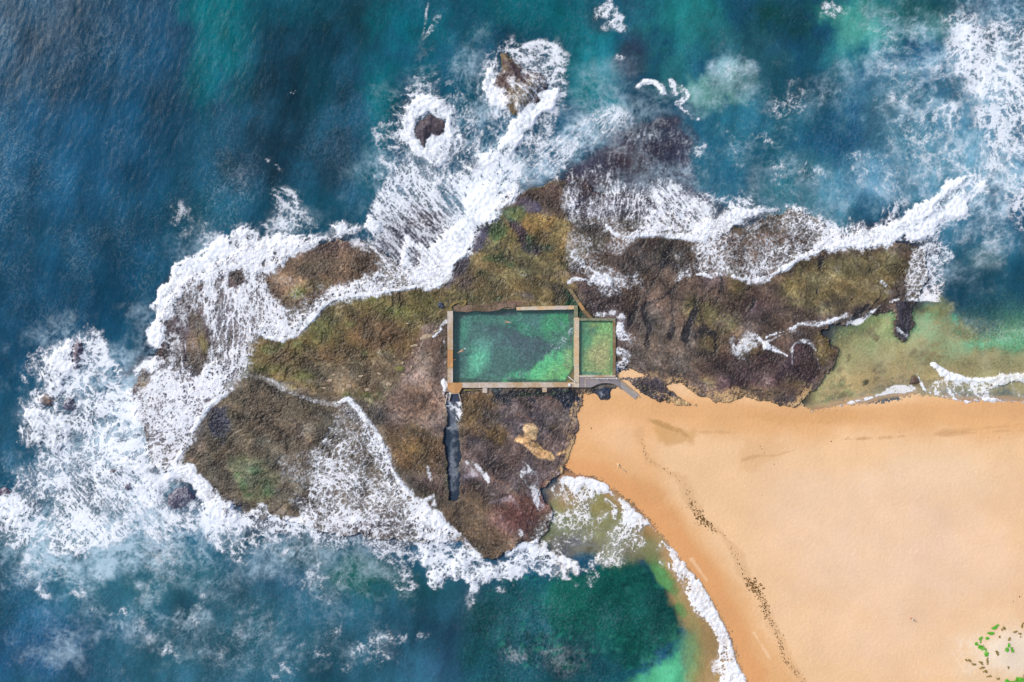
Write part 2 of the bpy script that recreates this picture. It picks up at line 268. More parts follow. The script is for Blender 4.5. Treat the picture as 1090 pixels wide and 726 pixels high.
# ================================================================ WATER: colour and clearness
def water_colour():
    C = CField(lin((30,82,112)))
    def B(c, *a, **k): k.setdefault('amp', .18); C.blob(c, *a, **k)
    C.poly((24,78,114), [(-60,-60),(215,-60),(200,60),(170,200),(150,330),(80,380),(-60,420)], 30, 3)
    B((34,88,124), 0,200,60,260,0,k=.8); B((16,70,102), 120,60,60,90,0,k=.6); B((22,74,104),110,260,90,80,0,k=.7)  # first blob: sea sparkle along the left edge, painted as lighter colour
    B((6,112,128), 232,20,40,110,-5); B((8,98,116), 215,90,22,60,-10,k=.8); B((14,92,112),320,10,60,30,k=.7)
    B((24,58,78), 310,110,60,100,10,k=.95); B((22,66,82), 385,30,34,50,k=.9); B((26,52,72), 270,170,50,70,10,k=.8); B((30,56,76), 365,160,26,60,k=.8)
    B((18,82,100), 340,90,26,40,k=.5); B((24,84,106),230,230,50,40,k=.6); B((20,80,104),320,225,60,26,k=.7)
    B((8,106,122), 405,110,24,70,0,k=.9); B((10,100,118), 450,20,50,50,k=.8); B((24,96,120), 500,60,24,80,k=.7); B((20,92,114),395,190,22,36,k=.7)
    B((18,108,124), 560,10,70,40,k=.8); B((30,124,140), 630,70,40,70,k=.9); B((56,140,156), 640,95,30,40,k=.6)
    B((40,96,116), 670,10,40,30,k=.6); B((44,58,80), 675,62,24,34,15,k=.95,hard=.3); B((48,72,96), 640,20,16,14,k=.7)
    B((40,132,136), 735,20,50,50,k=.9); B((50,128,132),715,75,30,40,k=.7); B((26,78,84), 830,18,60,32,k=.95); B((22,72,72), 815,10,26,16,k=.8)
    B((46,96,104), 800,60,60,34,20,k=.7); B((60,150,142), 920,25,50,34,k=.9); B((96,166,150), 905,38,26,20,k=.6,amp=.35); B((56,140,142),890,60,40,30,k=.6); B((30,84,86),985,10,50,22,k=.95); B((80,140,128),1000,30,24,16,k=.6)
    B((46,108,124), 770,110,80,60,k=.7); B((128,186,172), 752,104,30,24,-30,k=.6,amp=.4); B((150,190,200), 770,78,12,24,15,k=.8); B((130,182,168), 785,95,14,24,k=.5,amp=.4)
    B((36,88,106), 850,120,80,60,k=.85); B((32,80,100), 870,90,34,34,k=.8); B((40,100,120), 790,170,90,50,k=.8); B((44,92,110),760,215,60,30,k=.8); B((50,110,122), 870,195,70,50,k=.75)
    B((92,146,168), 950,120,70,70,k=.8); B((72,130,150), 1000,190,80,70,k=.8); B((104,154,178), 1050,110,70,110,k=.8); B((78,130,158),930,190,60,40,k=.7)
    B((60,116,146), 1040,255,60,50,k=.8); B((38,84,106), 1050,305,70,50,k=.9); B((52,82,100),1005,330,40,30,k=.8); B((96,132,142),1050,275,20,16,k=.5)
    # bottom left and bottom
    C.poly((44,94,114), [(-60,560),(60,590),(300,570),(520,610),(560,640),(540,790),(-60,790)], 22, 4)
    B((30,78,116), 40,690,100,60,k=.85); B((34,96,130),20,650,40,50,k=.6); B((62,118,132), 150,625,90,36,k=.85); B((76,126,142), 120,600,60,20,k=.6); B((48,100,114),250,650,80,50,k=.7); B((42,86,100), 200,700,120,40,k=.7)
    B((90,150,165),60,570,80,30,k=.6); B((90,138,165), 270,595,40,20,k=.7); B((50,92,120),300,620,60,30,k=.6)
    B((34,78,86), 330,592,50,18,k=.85); B((24,84,84), 390,620,60,30,k=.9); B((22,92,84), 380,610,30,18,k=.7); B((34,84,100),350,690,80,40,k=.8); B((34,74,92), 440,665,60,30,k=.8); B((28,84,86),460,630,40,20,k=.8)
    B((40,70,96), 480,700,60,40,k=.8); B((60,100,120),500,640,14,50,k=.5)
    REEF = [(500,640),(520,622),(560,612),(600,608),(640,600),(670,590),(690,602),(710,622),(724,648),(726,665),(715,685),(700,700),(680,715),(660,760),(520,770),(490,700)]
    C.poly((26,88,86), REEF, 16, 4, k=.6); C.poly((22,88,80), [(585,612),(640,600),(670,590),(690,602),(710,622),(724,648),(726,665),(715,685),(700,700),(680,715),(640,700),(600,690),(580,650)], 8, 5); B((20,62,72), 600,700,80,26,k=.9); B((20,100,84),600,640,70,20,k=.5); B((28,76,92),530,715,44,24,k=.8); B((24,70,74),700,640,30,40,k=.6)
    for i in range(420):                                       # weed beds on the reef
        x = rng.uniform(515,726); y = rng.uniform(608,712)
        C.blob([(14,52,58),(34,128,104),(16,62,62),(52,118,108)][i % 4], x, y, rng.uniform(1.5,5), rng.uniform(1.2,3.2), rng.uniform(0,180), k=rng.uniform(.25,.6), amp=.4)
    rf = Field(0.); rf.poly(1., REEF, 8, 3); q = (rf.a * sstep(.1, 1.5, samp(WN[0], UU*5, VV*5) + .7*samp(FB[1], UU*6, VV*6)) * .6)[..., None]; C.a = C.a * (1 - q) + lin((14,50,58)) * q
    q = (rf.a * sstep(.6, 2.2, samp(WN[1], UU*6, VV*6)) * .4)[..., None]; C.a = C.a * (1 - q) + lin((64,128,116)) * q
    C.poly((84,172,128), [(690,790),(678,730),(700,704),(722,684),(732,676),(734,730),(728,790)], 13, 5)
    C.poly((196,164,112), [(700,580),(735,592),(760,640),(790,730),(800,790),(735,790),(735,690),(728,655),(716,625),(700,605)], 7, 3)
    C.blob((150,190,120), 737,700,12,50,k=.7); C.line((110,168,96), [(672,566),(692,590),(706,612),(720,636),(727,656)], 7, amp=2, k=.8); B((176,172,112),680,570,22,14,30,k=.8)
    C.poly((146,160,112), [(570,590),(565,570),(590,530),(640,515),(690,560),(700,590),(665,592),(640,596),(620,560),(600,560)], 13, 5)
    B((196,150,98), 605,530,22,16,k=.7); B((178,170,104), 648,538,18,12,k=.7); B((112,142,106), 602,562,22,14,k=.8,amp=.3); B((170,120,70), 690,565,16,12,k=.7); B((92,104,92),620,585,26,10,k=.8,amp=.3)
    GRAIN[0] = .28
    # eastern shallows
    B((74,120,116),1075,340,60,26,k=.8); C.poly((160,160,118), [(890,352),(935,335),(955,326),(1000,322),(1030,345),(1060,358),(1150,362),(1150,425),(1060,415),(1000,412),(960,400),(930,410),(870,435),(858,428),(878,390)], 9, 5, amp2=3)
    B((126,200,158), 985,340,28,15,30,k=.85,amp=.5); B((100,190,146),968,345,15,13,k=.7,amp=.5); B((112,196,156),1000,365,20,24,k=.8,amp=.5); B((136,204,162), 1028,374,44,13,-10,k=.85,amp=.45); B((120,190,140),940,360,26,16,-20,k=.5,amp=.6)
    B((150,178,110), 930,352,22,18,k=.8,amp=.3); B((130,160,112),925,372,26,14,-20,k=.7,amp=.3); B((168,150,100), 970,378,34,16,k=.6,amp=.3); B((112,110,84), 1050,388,46,15,-5,k=.9,amp=.25); B((92,108,92), 1050,352,44,10,k=.6); B((110,190,150),1060,368,46,6,-4,k=.6,amp=.4); B((110,170,128),1080,365,20,26,k=.7)
    B((204,166,116), 910,410,50,18,-12,k=.85); B((210,172,120),985,402,40,14,k=.6); B((126,120,90),985,385,18,12,k=.5)
    for i in range(110):
        t = rng.uniform(0,1); x = 862 + 140*t + rng.normal(0,8); y = 424 - 50*t + rng.normal(0,12)
        C.line([(86,96,70),(96,80,60),(120,150,100),(60,62,50)][i % 4], [(x,y),(x+rng.uniform(3,9),y-rng.uniform(1,7))], rng.uniform(.7,1.8), k=.6, amp2=1)
    for b in [(921,407,4,3,-40),(917,414,3,3,0),(961,403,3,2.5,0),(975,406,5,4,0),(904,380,4,2.5,70),(928,352,2,1.5,0),(933,360,2,2,0),(862,424,2,6,20),(940,395,4,3,-30),(936,390,6,2,-40),(890,418,2,7,45)]: C.blob((58,52,44), *b, k=.85, amp=.6, hard=.1)
    GRAIN[0] = 0.
    C.line((98,96,68), [(930,340),(905,348),(893,354),(891,376),(884,394),(874,402),(864,414),(858,430)], 9, amp=4, k=.7, amp2=2); C.line((92,100,74), [(974,322),(966,356),(956,366)], 7, amp=3, k=.6)
    # reflection streaks painted into the water colour, and fine mottling
    # drowned ledges that lie just under the wash
    for Pg in ([(600,195),(606,178),(628,160),(655,138),(690,130),(722,130),(738,150),(742,185),(748,215),(720,240),(640,215)], [(396,262),(404,238),(425,224),(455,216),(476,230),(484,258),(470,285),(430,290)]):
        C.poly((60,52,70), Pg, 9, 4, k=.92)
    C.blob((44,50,74),720,185,24,40,k=.7); C.blob((40,60,86),700,140,40,14,k=.5); C.blob((74,52,50), 632,200,26,14,k=.7); C.blob((66,50,56),670,170,24,16,30,k=.7); C.blob((96,72,66),448,236,20,10,k=.6)
    C.blob((58,66,92),165,450,30,60,k=.7,amp=.3); C.blob((62,60,84),195,535,24,16,k=.6)
    g = sstep(.2, -.9, samp(WN[1], UU*6, VV*6) + .6*samp(FB[2], UU*5, VV*9)); sh = Field(0.)
    sh.poly(1., [(862,436),(885,350),(950,326),(1000,340),(1150,345),(1150,440)], 8, 2); sh.poly(.7, [(560,590),(590,515),(650,520),(720,600),(640,600)], 8, 2)
    q = (sh.a * g * .4)[..., None]; C.a = C.a * (1 - q) + lin((74,92,62)) * q
    q = (sh.a * sstep(.3, 1.6, samp(WN[0], UU*5+70, VV*7)) * .35)[..., None]; C.a = C.a * (1 - q) + lin((196,186,140)) * q
    # thin pale streaks: sky reflections on the waves, painted into the open-sea colour
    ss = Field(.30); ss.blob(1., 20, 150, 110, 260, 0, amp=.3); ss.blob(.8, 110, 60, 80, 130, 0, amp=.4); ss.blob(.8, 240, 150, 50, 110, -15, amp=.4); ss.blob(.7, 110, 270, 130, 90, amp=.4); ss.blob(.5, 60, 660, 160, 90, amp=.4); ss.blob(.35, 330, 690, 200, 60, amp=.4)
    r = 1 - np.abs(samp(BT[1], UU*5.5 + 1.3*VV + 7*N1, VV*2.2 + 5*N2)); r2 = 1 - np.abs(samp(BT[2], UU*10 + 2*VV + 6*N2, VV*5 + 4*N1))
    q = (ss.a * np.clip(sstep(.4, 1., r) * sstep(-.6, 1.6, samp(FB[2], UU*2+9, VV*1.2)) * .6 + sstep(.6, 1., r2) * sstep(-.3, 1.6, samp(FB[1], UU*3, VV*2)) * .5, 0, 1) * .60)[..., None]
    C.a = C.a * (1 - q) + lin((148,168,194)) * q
    s = samp(FB[0], UU*4 + .6*VV, VV*1.7) * .15 + samp(WN[0], UU*7 + .8*VV, VV*3.6) * .09 + samp(FB[1], UU*10, VV*7) * .07 + samp(FS[2], UU*3, VV*3) * .06 + samp(WN[1],UU*5,VV*3)*.04
    C.a *= np.exp(s)[..., None]
    deep = 1 - sstep(560, 900, UU) * sstep(300, 200, VV) * .6 - np.clip(sh.a, 0, 1)
    C.a *= 1 - np.clip(deep, 0, 1)[..., None] * (1 - .75 * sstep(520, 600, VV))[..., None] * np.array([.20, .14, .24], np.float32)
    # rock going down under the water round the shelf
    e = sdist(ROCK, UU, VV) + 5 * N2 + 4 * N1; nr = sstep(-15, 0, e) * (1 - np.clip(sh.a, 0, 1)) * sstep(.0, .5, 1 - sstep(560, 600, VV))
    q = (nr * .75)[..., None]; C.a = C.a * (1 - q) + lin((56,54,66)) * q
    C.line((50,62,76), [(482,414),(483,450),(483,480),(483,505),(482,534)], 12, amp=.5, k=.97); C.line((120,130,142), [(478,425),(480,460),(482,490),(483,520)], 3, amp=2.5, k=.5, amp2=2)
    C.a *= 1 + (sh.a * sstep(700, 860, UU))[..., None] * np.array([.10, .16, .10], np.float32)
    return C
def water_alpha():
    A = Field(1.)
    A.poly(.48, [(890,352),(935,335),(955,326),(1010,335),(1040,372),(1150,372),(1150,440),(1060,425),(1000,425),(960,415),(925,425),(862,440),(850,432),(878,390)], 12, 4)
    A.poly(.6, [(580,600),(560,575),(580,520),(600,500),(650,515),(700,560),(760,640),(800,730),(820,790),(740,790),(735,690),(722,640),(700,605),(650,590)], 6, 3)
    A.line(.3, [(862,437),(900,431),(925,424),(955,417),(985,418),(1000,424),(1030,427),(1060,427),(1150,430)], 7)
    A.line(.3, [(602,508),(622,511),(640,516),(655,529),(690,560),(730,605),(757,640),(778,690),(793,726),(800,770)], 9)
    return A
def milky():
    """aerated, cloudy water: share of fine bubbles"""
    M = Field(0.)
    def B(v, *a, **k): k.setdefault('amp', .2); M.blob(v, *a, **k)
    B(.75,480,170,70,60); B(.85,540,150,60,50); B(.6,620,135,50,30,-20); B(.75,600,150,36,22,-15); B(.3,650,105,40,40); B(.4,500,90,30,60,10); B(.45,430,190,50,50); B(.5,440,130,40,40)
    B(.9,100,470,90,110); B(.65,40,530,60,50); B(.75,90,560,100,30); B(.7,200,565,90,28); B(.65,130,605,130,34,amp=.35); B(.6,280,600,80,36,amp=.35); B(.35,180,660,150,40,amp=.4); B(.3,360,640,80,50,amp=.4); B(.5,770,90,26,34,amp=.4); B(.3,60,440,40,70)
    B(.5,930,110,64,60,amp=.4); B(.3,800,165,90,50,amp=.4); B(.42,970,70,40,50,amp=.4); B(.6,1060,80,46,90,amp=.4); B(.5,1060,190,46,60,amp=.4); B(.35,960,200,70,34,amp=.4); B(.3,870,210,46,30,amp=.3); B(.25,1000,300,60,26,amp=.3)
    B(.3,700,118,60,30); B(.4,700,210,60,30); B(.4,760,245,60,20); B(.45,985,285,26,30); B(.25,400,570,100,20); B(.35,640,580,50,20); B(.3,225,275,40,30); B(.3,310,235,40,16); B(.35,160,360,26,40)
    B(.25,235,620,60,30); B(.22,330,650,60,40)
    M.line(.9,[(578,100),(560,128),(540,150),(520,165),(500,185)],8,amp2=2)
    M.poly(.5, [(1005,418),(1000,412),(1150,405),(1150,428),(1060,425),(1020,427)], 3, 1)
    w = samp(FS[0], UU*5, VV*5); w2 = samp(FB[0], UU*4, VV*4); l = lace(UU, VV, 16, 'milk', so=222); l2 = lace(UU, VV, 8, 'milk2', so=322); l3 = lace(UU, VV, 4, 'milk3', so=422)
    return np.clip(M.a * (-.08 + .10*w + .18*w2 + 1.0*l**2.4 + .85*l2**2.6 + .6*l3**2), 0, 1)

# ================================================================ FOAM: share of cover and grain
DRY_A = [(262,396),(268,366),(276,353),(285,358),(302,363),(315,359),(322,352),(330,345),(336,336),(341,330),(351,321),(371,316),(394,315),(404,311),(421,310),(432,309),(441,306),(444,309),(457,309),(470,302),(480,294),(486,287),(490,281),(494,275),(500,269),(500,262),(505,250),(509,242),
   (518,236),(526,228),(532,218),(536,215),(545,216),(548,208),(556,208),(562,199),(575,194),(598,190),(603,205),(609,230),(607,250),(602,266),(600,280),(618,292),(608,300),(616,318),(628,335),(640,335),(654,340),(656,395),(700,404),(745,418),(860,434),(862,430),(880,395),(892,350),(930,335),
   (905,339),(880,345),(860,350),(843,352),(860,343),(875,341),(905,335),(940,318),(963,300),(968,280),(975,262),(965,260),(950,262),(930,266),(905,268),(880,273),(862,275),(848,277),(838,284),(820,294),(805,298),(790,298),(775,292),(764,293),(757,295),(748,291),(742,292),(736,290),(733,294),(722,294),
   (718,280),(712,268),(700,256),(680,250),(664,250),(676,262),(685,285),(676,305),(655,318),(640,315),(655,330),(676,336),(670,352),(662,372),(672,372),(672,392),(700,404),(700,440),(850,440),(620,500),(604,504),(590,512),(580,522),(588,545),(580,555),(574,568),(562,575),
   (550,580),(535,588),(520,594),(505,588),(495,578),(480,560),(466,545),(452,538),(440,530),(428,515),(418,500),(412,482),(400,458),(390,445),(380,432),(370,424),(358,430),(340,430),(320,422),(300,415),(285,405),(275,398),(262,394)]
LOW = [(262,400),(275,402),(300,420),(322,428),(345,432),(352,440),(346,455),(338,470),(342,478),(325,480),(300,484),(290,500),(300,530),(318,546),(300,544),(285,538),(270,541),(258,548),(250,538),(242,527),(235,518),(222,509),(205,500),(188,496),(184,494),(193,484),(200,468),(207,456),(216,440),(222,433),(240,420),(252,408)]
BEACH = [(598,492),(598,506),(612,508),(620,507),(634,511),(646,515),(655,526),(668,533),(676,541),(690,553),(700,566),(712,580),(724,592),(736,604),(745,615),(753,630),(762,646),(772,664),(776,676),(782,690),(786,706),(795,722),(806,780),(1200,780),(1200,430),(1060,430),(1030,429),(1018,426),(1008,424),
   (990,420),(975,416),(955,418),(930,424),(900,431),(865,438),(850,433),(640,415),(620,425)]
def foam():
    F = Field(0.); K = [Field(0.) for _ in range(6)]     # 0 coarse, 1 fine, 2..5 streaks at 0,45,90,135 degrees
    K[0].a[:] = 1
    def tex(i, k, kind, *a, **kw):
        for j, f in enumerate(K): getattr(f, kind)(1. if j == i else 0., *a, k=k, **kw)
    P = lambda v, pts, soft=2., amp=2., k=1., amp2=0.: F.poly(v, pts, soft, amp, k, amp2)
    L = lambda v, pts, w, **kw: F.line(v, pts, w, **kw)
    def B(v, *a, **k): k.setdefault('amp', .22); F.blob(v, *a, **k)
    # open sea flecks
    B(.025,60,100,120,180); B(.03,20,300,60,200); 
    for (x,y,r,v) in [(85,40,12,.06),(120,100,14,.08),(60,120,14,.07),(215,60,6,.08),(255,190,14,.12),(240,160,10,.08),(232,170,10,.07),(280,172,12,.08),(190,225,10,.28),(148,275,5,.18),(96,300,5,.22),(92,312,8,.16),(80,335,6,.14),(120,300,6,.14),(60,250,14,.06),(30,200,14,.06)]: B(v,x,y,r,r*1.5,20)
    L(.25,[(309,98),(312,99),(314,96)],1.2); L(.28,[(283,170),(295,176),(300,182)],1.6,amp=1.5)
    # north: rock stacks and their surf
    P(.42,[(396,178),(402,140),(425,105),(445,85),(470,88),(492,100),(505,125),(515,150),(530,150),(520,120),(505,90),(520,60),(545,48),(575,50),(598,62),(606,85),(600,110),(585,130),(600,150),(640,120),(668,110),(680,125),(660,140),(640,150),(612,172),(600,190),(560,200),(530,218),(500,262),(470,300),(430,300),(400,290),(380,262),(395,235),(400,205)],9,4)
    B(.12,455,60,20,20); B(.10,395,95,14,10)
    B(.62,436,120,14,30,10); B(.55,480,130,20,34,-15); B(.30,470,98,20,14)
    P(.93,[(430,128),(434,114),(444,104),(458,101),(472,104),(484,114),(490,132),(492,152),(484,168),(468,178),(452,178),(442,166),(434,150)],4,4); L(.99,[(438,120,6),(447,110,7),(458,108,7),(470,114,7),(478,124,7),(482,138,8),(478,152,10),(470,162,10),(458,168,9),(448,160,8),(438,146,8),(434,130,7),(438,120,6)],7,amp=2); B(.45,486,140,5,16,-10,k=.7); B(.3,450,172,12,5,k=.5); B(.8,478,160,18,14,k=.8)
    B(.85,500,175,16,30,20,k=.5); B(.28,505,140,16,36,10,k=.6)
    L(.99,[(529,66,5),(523,76,7),(520,92,7),(528,104,7),(538,114,7),(550,126,7)],5,amp=2); L(.6,[(530,60),(545,54),(560,62),(575,72)],7); L(.55,[(560,50),(575,44),(590,50)],5); B(.5,592,68,12,22,10); B(.55,585,75,14,24,k=.6)
    P(.98,[(566,104),(577,96),(590,92),(599,88),(598,102),(590,116),(580,119),(570,127),(560,140),(548,158),(540,170),(530,176),(524,170),(534,152),(548,130),(556,120)],2,2)
    L(.97,[(562,124,6),(550,144,7),(540,158,10),(524,174,16),(510,194,22)],8,amp=3); B(.8,515,200,30,22,-30,k=.6)
    B(.3,530,135,14,20,k=.7); B(.45,615,140,34,16,-20,k=.7); B(.5,640,125,26,10,-25,k=.6); B(.25,560,185,26,14,k=.6)
    P(.78,[(400,190),(420,165),(445,175),(470,185),(510,175),(540,165),(552,178),(545,205),(528,222),(508,240),(500,262),(470,260),(440,235),(410,230)],8,4,k=.85)
    P(1.,[(424,296),(426,276),(424,262),(434,250),(455,258),(472,255),(490,232),(505,205),(525,190),(545,205),(532,220),(522,232),(508,242),(500,268),(490,281),(478,296),(462,310),(442,309),(432,304)],4,3)
    B(.60,440,275,8,16,-25,amp=.3); B(.45,443,282,4,12,-30,k=.8); B(.7,535,206,12,6,k=.6); B(.55,415,250,26,26,k=.8); B(.4,450,235,26,18,30,k=.85); B(.38,395,262,18,20,40,k=.8); B(.3,480,208,10,20,-20,k=.4)
    B(.7,555,178,10,14,k=.6); B(.22,556,178,8,5,k=.8)
    tex(3,.9,'poly',[(396,200),(470,190),(530,170),(520,230),(490,280),(420,300),(380,270)],10,3); tex(3,.8,'blob',555,90,40,40); tex(5,.8,'poly',[(540,170),(640,115),(680,120),(610,180),(560,195)],8,3)
    P(0.,[(440,138),(447,128),(453,125),(458,120),(465,126),(472,130),(473,135),(472,140),(466,144),(460,143),(455,149),(451,156),(447,150),(442,146)],1.5,1.5); P(.10,[(534,60),(540,58),(550,66),(557,72),(560,85),(556,100),(548,104),(540,98),(532,98),(527,90),(530,82),(536,74)],2.5,2.5); L(.5,[(545,90),(560,100),(570,108)],5,amp=2.5); tex(3,.8,'blob',560,95,18,16); P(.04,[(536,106),(544,110),(550,118),(548,122),(542,116)],2,1.5)
    # north-west edge surf
    P(.92,[(163,372),(158,350),(163,325),(175,305),(183,295),(182,278),(192,270),(206,268),(216,258),(232,252),(250,246),(262,240),(290,246),(305,254),(330,250),(350,244),(372,238),(392,232),(405,236),(400,252),(390,248),(372,250),(350,258),(330,266),(310,276),(296,290),(282,288),(262,290),(245,296),(230,300),(214,300),(200,312),(190,330),(178,355),(172,372)],3,3)
    B(.5,290,240,60,10,k=.6); B(.55,305,222,20,18,k=.9); B(.25,305,222,8,10,k=.7); B(.35,225,250,30,10,k=.7); B(.45,285,280,18,8,-20,k=.9); B(.3,280,252,20,5,k=.7); B(.25,250,240,40,10,k=.6); B(.6,210,273,10,5,k=.6)
    B(.4,345,250,60,10,-10,k=.3)
    P(.62,[(200,312),(232,300),(262,290),(282,292),(275,310),(276,345),(262,390),(250,410),(222,420),(212,400),(222,385),(220,350),(212,332),(196,345),(190,360)],6,3)
    P(.36,[(172,372),(182,340),(200,312),(215,325),(200,360),(198,400),(180,395)],5,3)
    P(.12,[(203,336),(216,338),(221,360),(221,385),(212,395),(202,385),(198,362)],2,1.5); P(.03,[(244,292),(258,284),(262,300),(252,306),(244,304)],2,2); L(.1,[(262,300),(266,320),(272,340)],3); L(.85,[(262,285),(270,290),(285,284)],3)
    P(.66,[(262,300),(282,296),(290,315),(300,335),(285,356),(276,353),(268,362),(262,340)],5,2.5)
    P(.70,[(268,362),(276,353),(300,363),(322,352),(341,330),(371,316),(404,311),(441,306),(430,290),(418,275),(400,272),(390,288),(365,300),(350,305),(330,318),(310,328),(295,318),(286,312),(278,330)],7,2.5)
    P(.06,[(290,302),(300,288),(315,274),(335,264),(362,256),(385,262),(404,272),(400,284),(388,292),(368,300),(350,302),(330,312),(312,322),(298,318)],6,4)
    P(.22,[(300,300),(330,300),(345,305),(330,330),(310,335)],8,4,k=.8)
    P(.92,[(272,352),(280,345),(300,350),(315,343),(328,330),(340,320),(356,308),(380,303),(410,298),(425,300),(440,306),(404,312),(371,317),(351,321),(336,336),(322,352),(302,364),(285,359)],4,2,k=.8)
    L(.98,[(276,354),(285,359),(302,362),(318,356),(334,338),(342,329),(352,320),(371,315),(394,314),(421,309),(440,306)],2.6,amp=.8)
    tex(3,.85,'poly',[(180,310),(290,290),(300,330),(262,400),(200,420)],10,3); tex(4,.9,'poly',[(200,300),(262,300),(258,400),(190,400)],8,3)
    tex(4,.7,'poly',[(262,300),(300,296),(290,360),(262,360)],6,3); tex(1,.8,'poly',[(290,330),(350,310),(430,290),(440,310),(350,330),(290,370),(270,352)],5,3); tex(3,.8,'poly',[(290,302),(335,264),(404,272),(388,292),(312,322)],6,3)
    # west: wash over the low shelf
    P(.58,[(140,390),(163,380),(190,392),(205,400),(222,400),(250,408),(262,396),(250,410),(222,433),(212,446),(205,462),(193,484),(184,494),(172,510),(155,480),(140,450),(150,430)],4,3)
    P(.78,[(222,388),(234,384),(262,362),(268,364),(262,395),(252,408),(240,420),(222,432),(212,425),(196,412)],4,3); L(.95,[(252,409),(240,420),(222,433),(217,440),(207,456),(200,470),(193,484),(184,495)],2.6,amp=.8)
    B(.35,150,460,16,30,k=.9); B(.3,168,425,10,24,10,k=.7); B(.1,153,402,9,14,k=.95,hard=.4); B(.78,200,440,18,22,k=.6)
    tex(1,.95,'poly',[(160,400),(262,390),(215,450),(180,500),(150,480),(150,420)],5,3)
    # the big breaker in the west
    P(.66,[(50,365),(75,352),(95,350),(115,372),(130,400),(145,425),(150,470),(160,500),(185,500),(192,520),(185,560),(165,580),(140,570),(110,590),(60,590),(20,575),(-60,590),(-60,520),(0,525),(15,505),(40,500),(45,480),(25,465),(10,440),(22,425),(35,415),(32,395)],7,5)
    P(.93,[(58,374),(72,358),(84,352),(86,368),(80,390),(66,402),(62,425),(70,440),(72,470),(60,478),(44,468),(28,455),(12,442),(14,436),(30,434),(38,420),(42,395)],4,4)
    B(.3,82,370,6,16,10,k=.8); B(.12,50,428,8,8,k=.85,amp=.4); B(.15,72,432,8,10,k=.8,amp=.4); B(.3,108,395,16,18,k=.7); B(.35,80,470,8,12,k=.7)
    B(.3,45,490,16,18,k=.7); B(.35,85,415,8,10,k=.5); B(.9,90,440,20,20,k=.5); B(.15,132,400,6,26,k=.8); B(.4,80,500,20,20,k=.6); B(.5,130,440,14,30,k=.4)
    P(.93,[(-60,535),(0,530),(20,525),(40,528),(40,550),(20,560),(0,560),(-60,575)],5,4,k=.8); B(.35,42,555,14,10,k=.8); B(.45,60,560,20,20,k=.5)
    L(.85,[(122,500),(135,492),(150,500),(165,518),(172,535),(168,555),(160,570)],7,amp=1.5); L(.8,[(140,515),(150,520),(160,535),(165,545)],6); B(.12,121,500,6,5,k=.9); B(.15,136,518,7,6,k=.9); B(.35,110,545,18,16,k=.8); L(.9,[(20,575),(40,580),(60,590),(85,582)],4,k=.6)
    P(.96,[(178,500),(184,495),(205,500),(222,509),(235,518),(243,528),(250,540),(257,550),(252,558),(236,562),(220,552),(212,540),(206,528),(200,515),(188,510),(176,518),(170,512)],3,3)
    P(.55,[(176,518),(188,510),(200,515),(206,528),(220,552),(236,562),(258,560),(262,580),(245,590),(220,580),(195,566),(170,560),(168,535)],6,3,k=.9); P(.22,[(172,520),(186,512),(200,516),(206,530),(198,542),(184,545),(172,538)],4,2); B(.9,244,548,18,10,30,k=.5)
    tex(5,.85,'blob',194,530,30,24); tex(3,.7,'poly',[(60,480),(150,490),(180,560),(100,590),(60,560)],10,3)
    # south-west edge
    P(.75,[(257,549),(266,543),(285,539),(300,545),(318,548),(335,545),(352,560),(345,575),(330,580),(300,572),(270,570),(255,575),(250,560)],4,3)
    P(.42,[(240,575),(262,566),(300,572),(345,575),(350,584),(320,585),(280,590),(262,600),(245,602)],7,4); B(.55,245,585,14,18,k=.8); B(.12,300,605,14,20,k=.6)
    P(.55,[(352,440),(358,430),(372,425),(384,437),(400,458),(412,482),(420,502),(430,518),(442,532),(468,547),(470,575),(440,582),(400,590),(370,582),(345,560),(322,548),(310,535),(318,515),(300,500),(290,492),(300,485),(325,480),(344,478),(340,468),(348,455)],4,3)
    P(.16,[(290,492),(300,482),(328,480),(335,500),(325,530),(310,540),(296,520)],6,4,k=.8); B(.62,365,500,28,24,30,k=.5); B(.60,385,455,12,26,-30,k=.5); B(.12,398,500,8,18,-15,k=.85); B(.22,388,480,8,14,-20,k=.6)
    P(.8,[(372,424),(384,437),(400,458),(412,482),(418,500),(430,516),(440,530),(452,538),(450,560),(430,555),(415,530),(405,505),(395,475),(380,450),(362,438)],5,2.5,k=.7)
    L(.97,[(358,430),(366,426),(372,425),(380,433),(390,446),(400,459),(407,472),(412,484),(418,500),(428,515),(440,530),(454,540)],2.6,amp=.9)
    P(.35,[(340,560),(385,565),(405,575),(420,590),(385,592),(350,580)],6,3,k=.8)
    L(.72,[(278,400,3),(285,404,4),(300,414,5),(320,422,4),(340,428,3),(358,430,3)],4,amp=1); B(.3,250,412,14,6,k=.7); L(.4,[(262,398),(275,402),(290,412)],5,k=.7)
    tex(1,.95,'poly',[(262,395),(358,428),(372,425),(412,482),(450,535),(440,585),(345,580),(290,500),(300,480),(330,470)],6,3)
    # south breakers
    P(.90,[(452,538),(460,545),(470,552),(480,562),(492,576),(505,588),(520,600),(530,612),(528,620),(515,622),(505,640),(498,640),(492,618),(480,620),(465,622),(450,612),(440,596),(440,578),(448,560)],4,4)
    P(.45,[(400,575),(440,570),(446,600),(440,620),(425,625),(412,610),(395,595)],6,4,k=.8); B(.35,480,590,14,9,k=.75); B(.5,470,600,16,12,k=.6); B(.2,504,600,8,14,k=.7); B(.3,432,628,20,8,k=.8); B(.3,500,640,6,20,k=.7)
    L(.98,[(455,542),(470,556),(484,568),(494,580),(506,590),(520,602),(532,612)],4,amp=1.5)
    P(.82,[(528,600),(540,590),(556,583),(572,575),(582,580),(590,592),(606,598),(615,604),(616,614),(602,618),(588,618),(575,612),(560,614),(545,622),(530,625)],4,3.5)
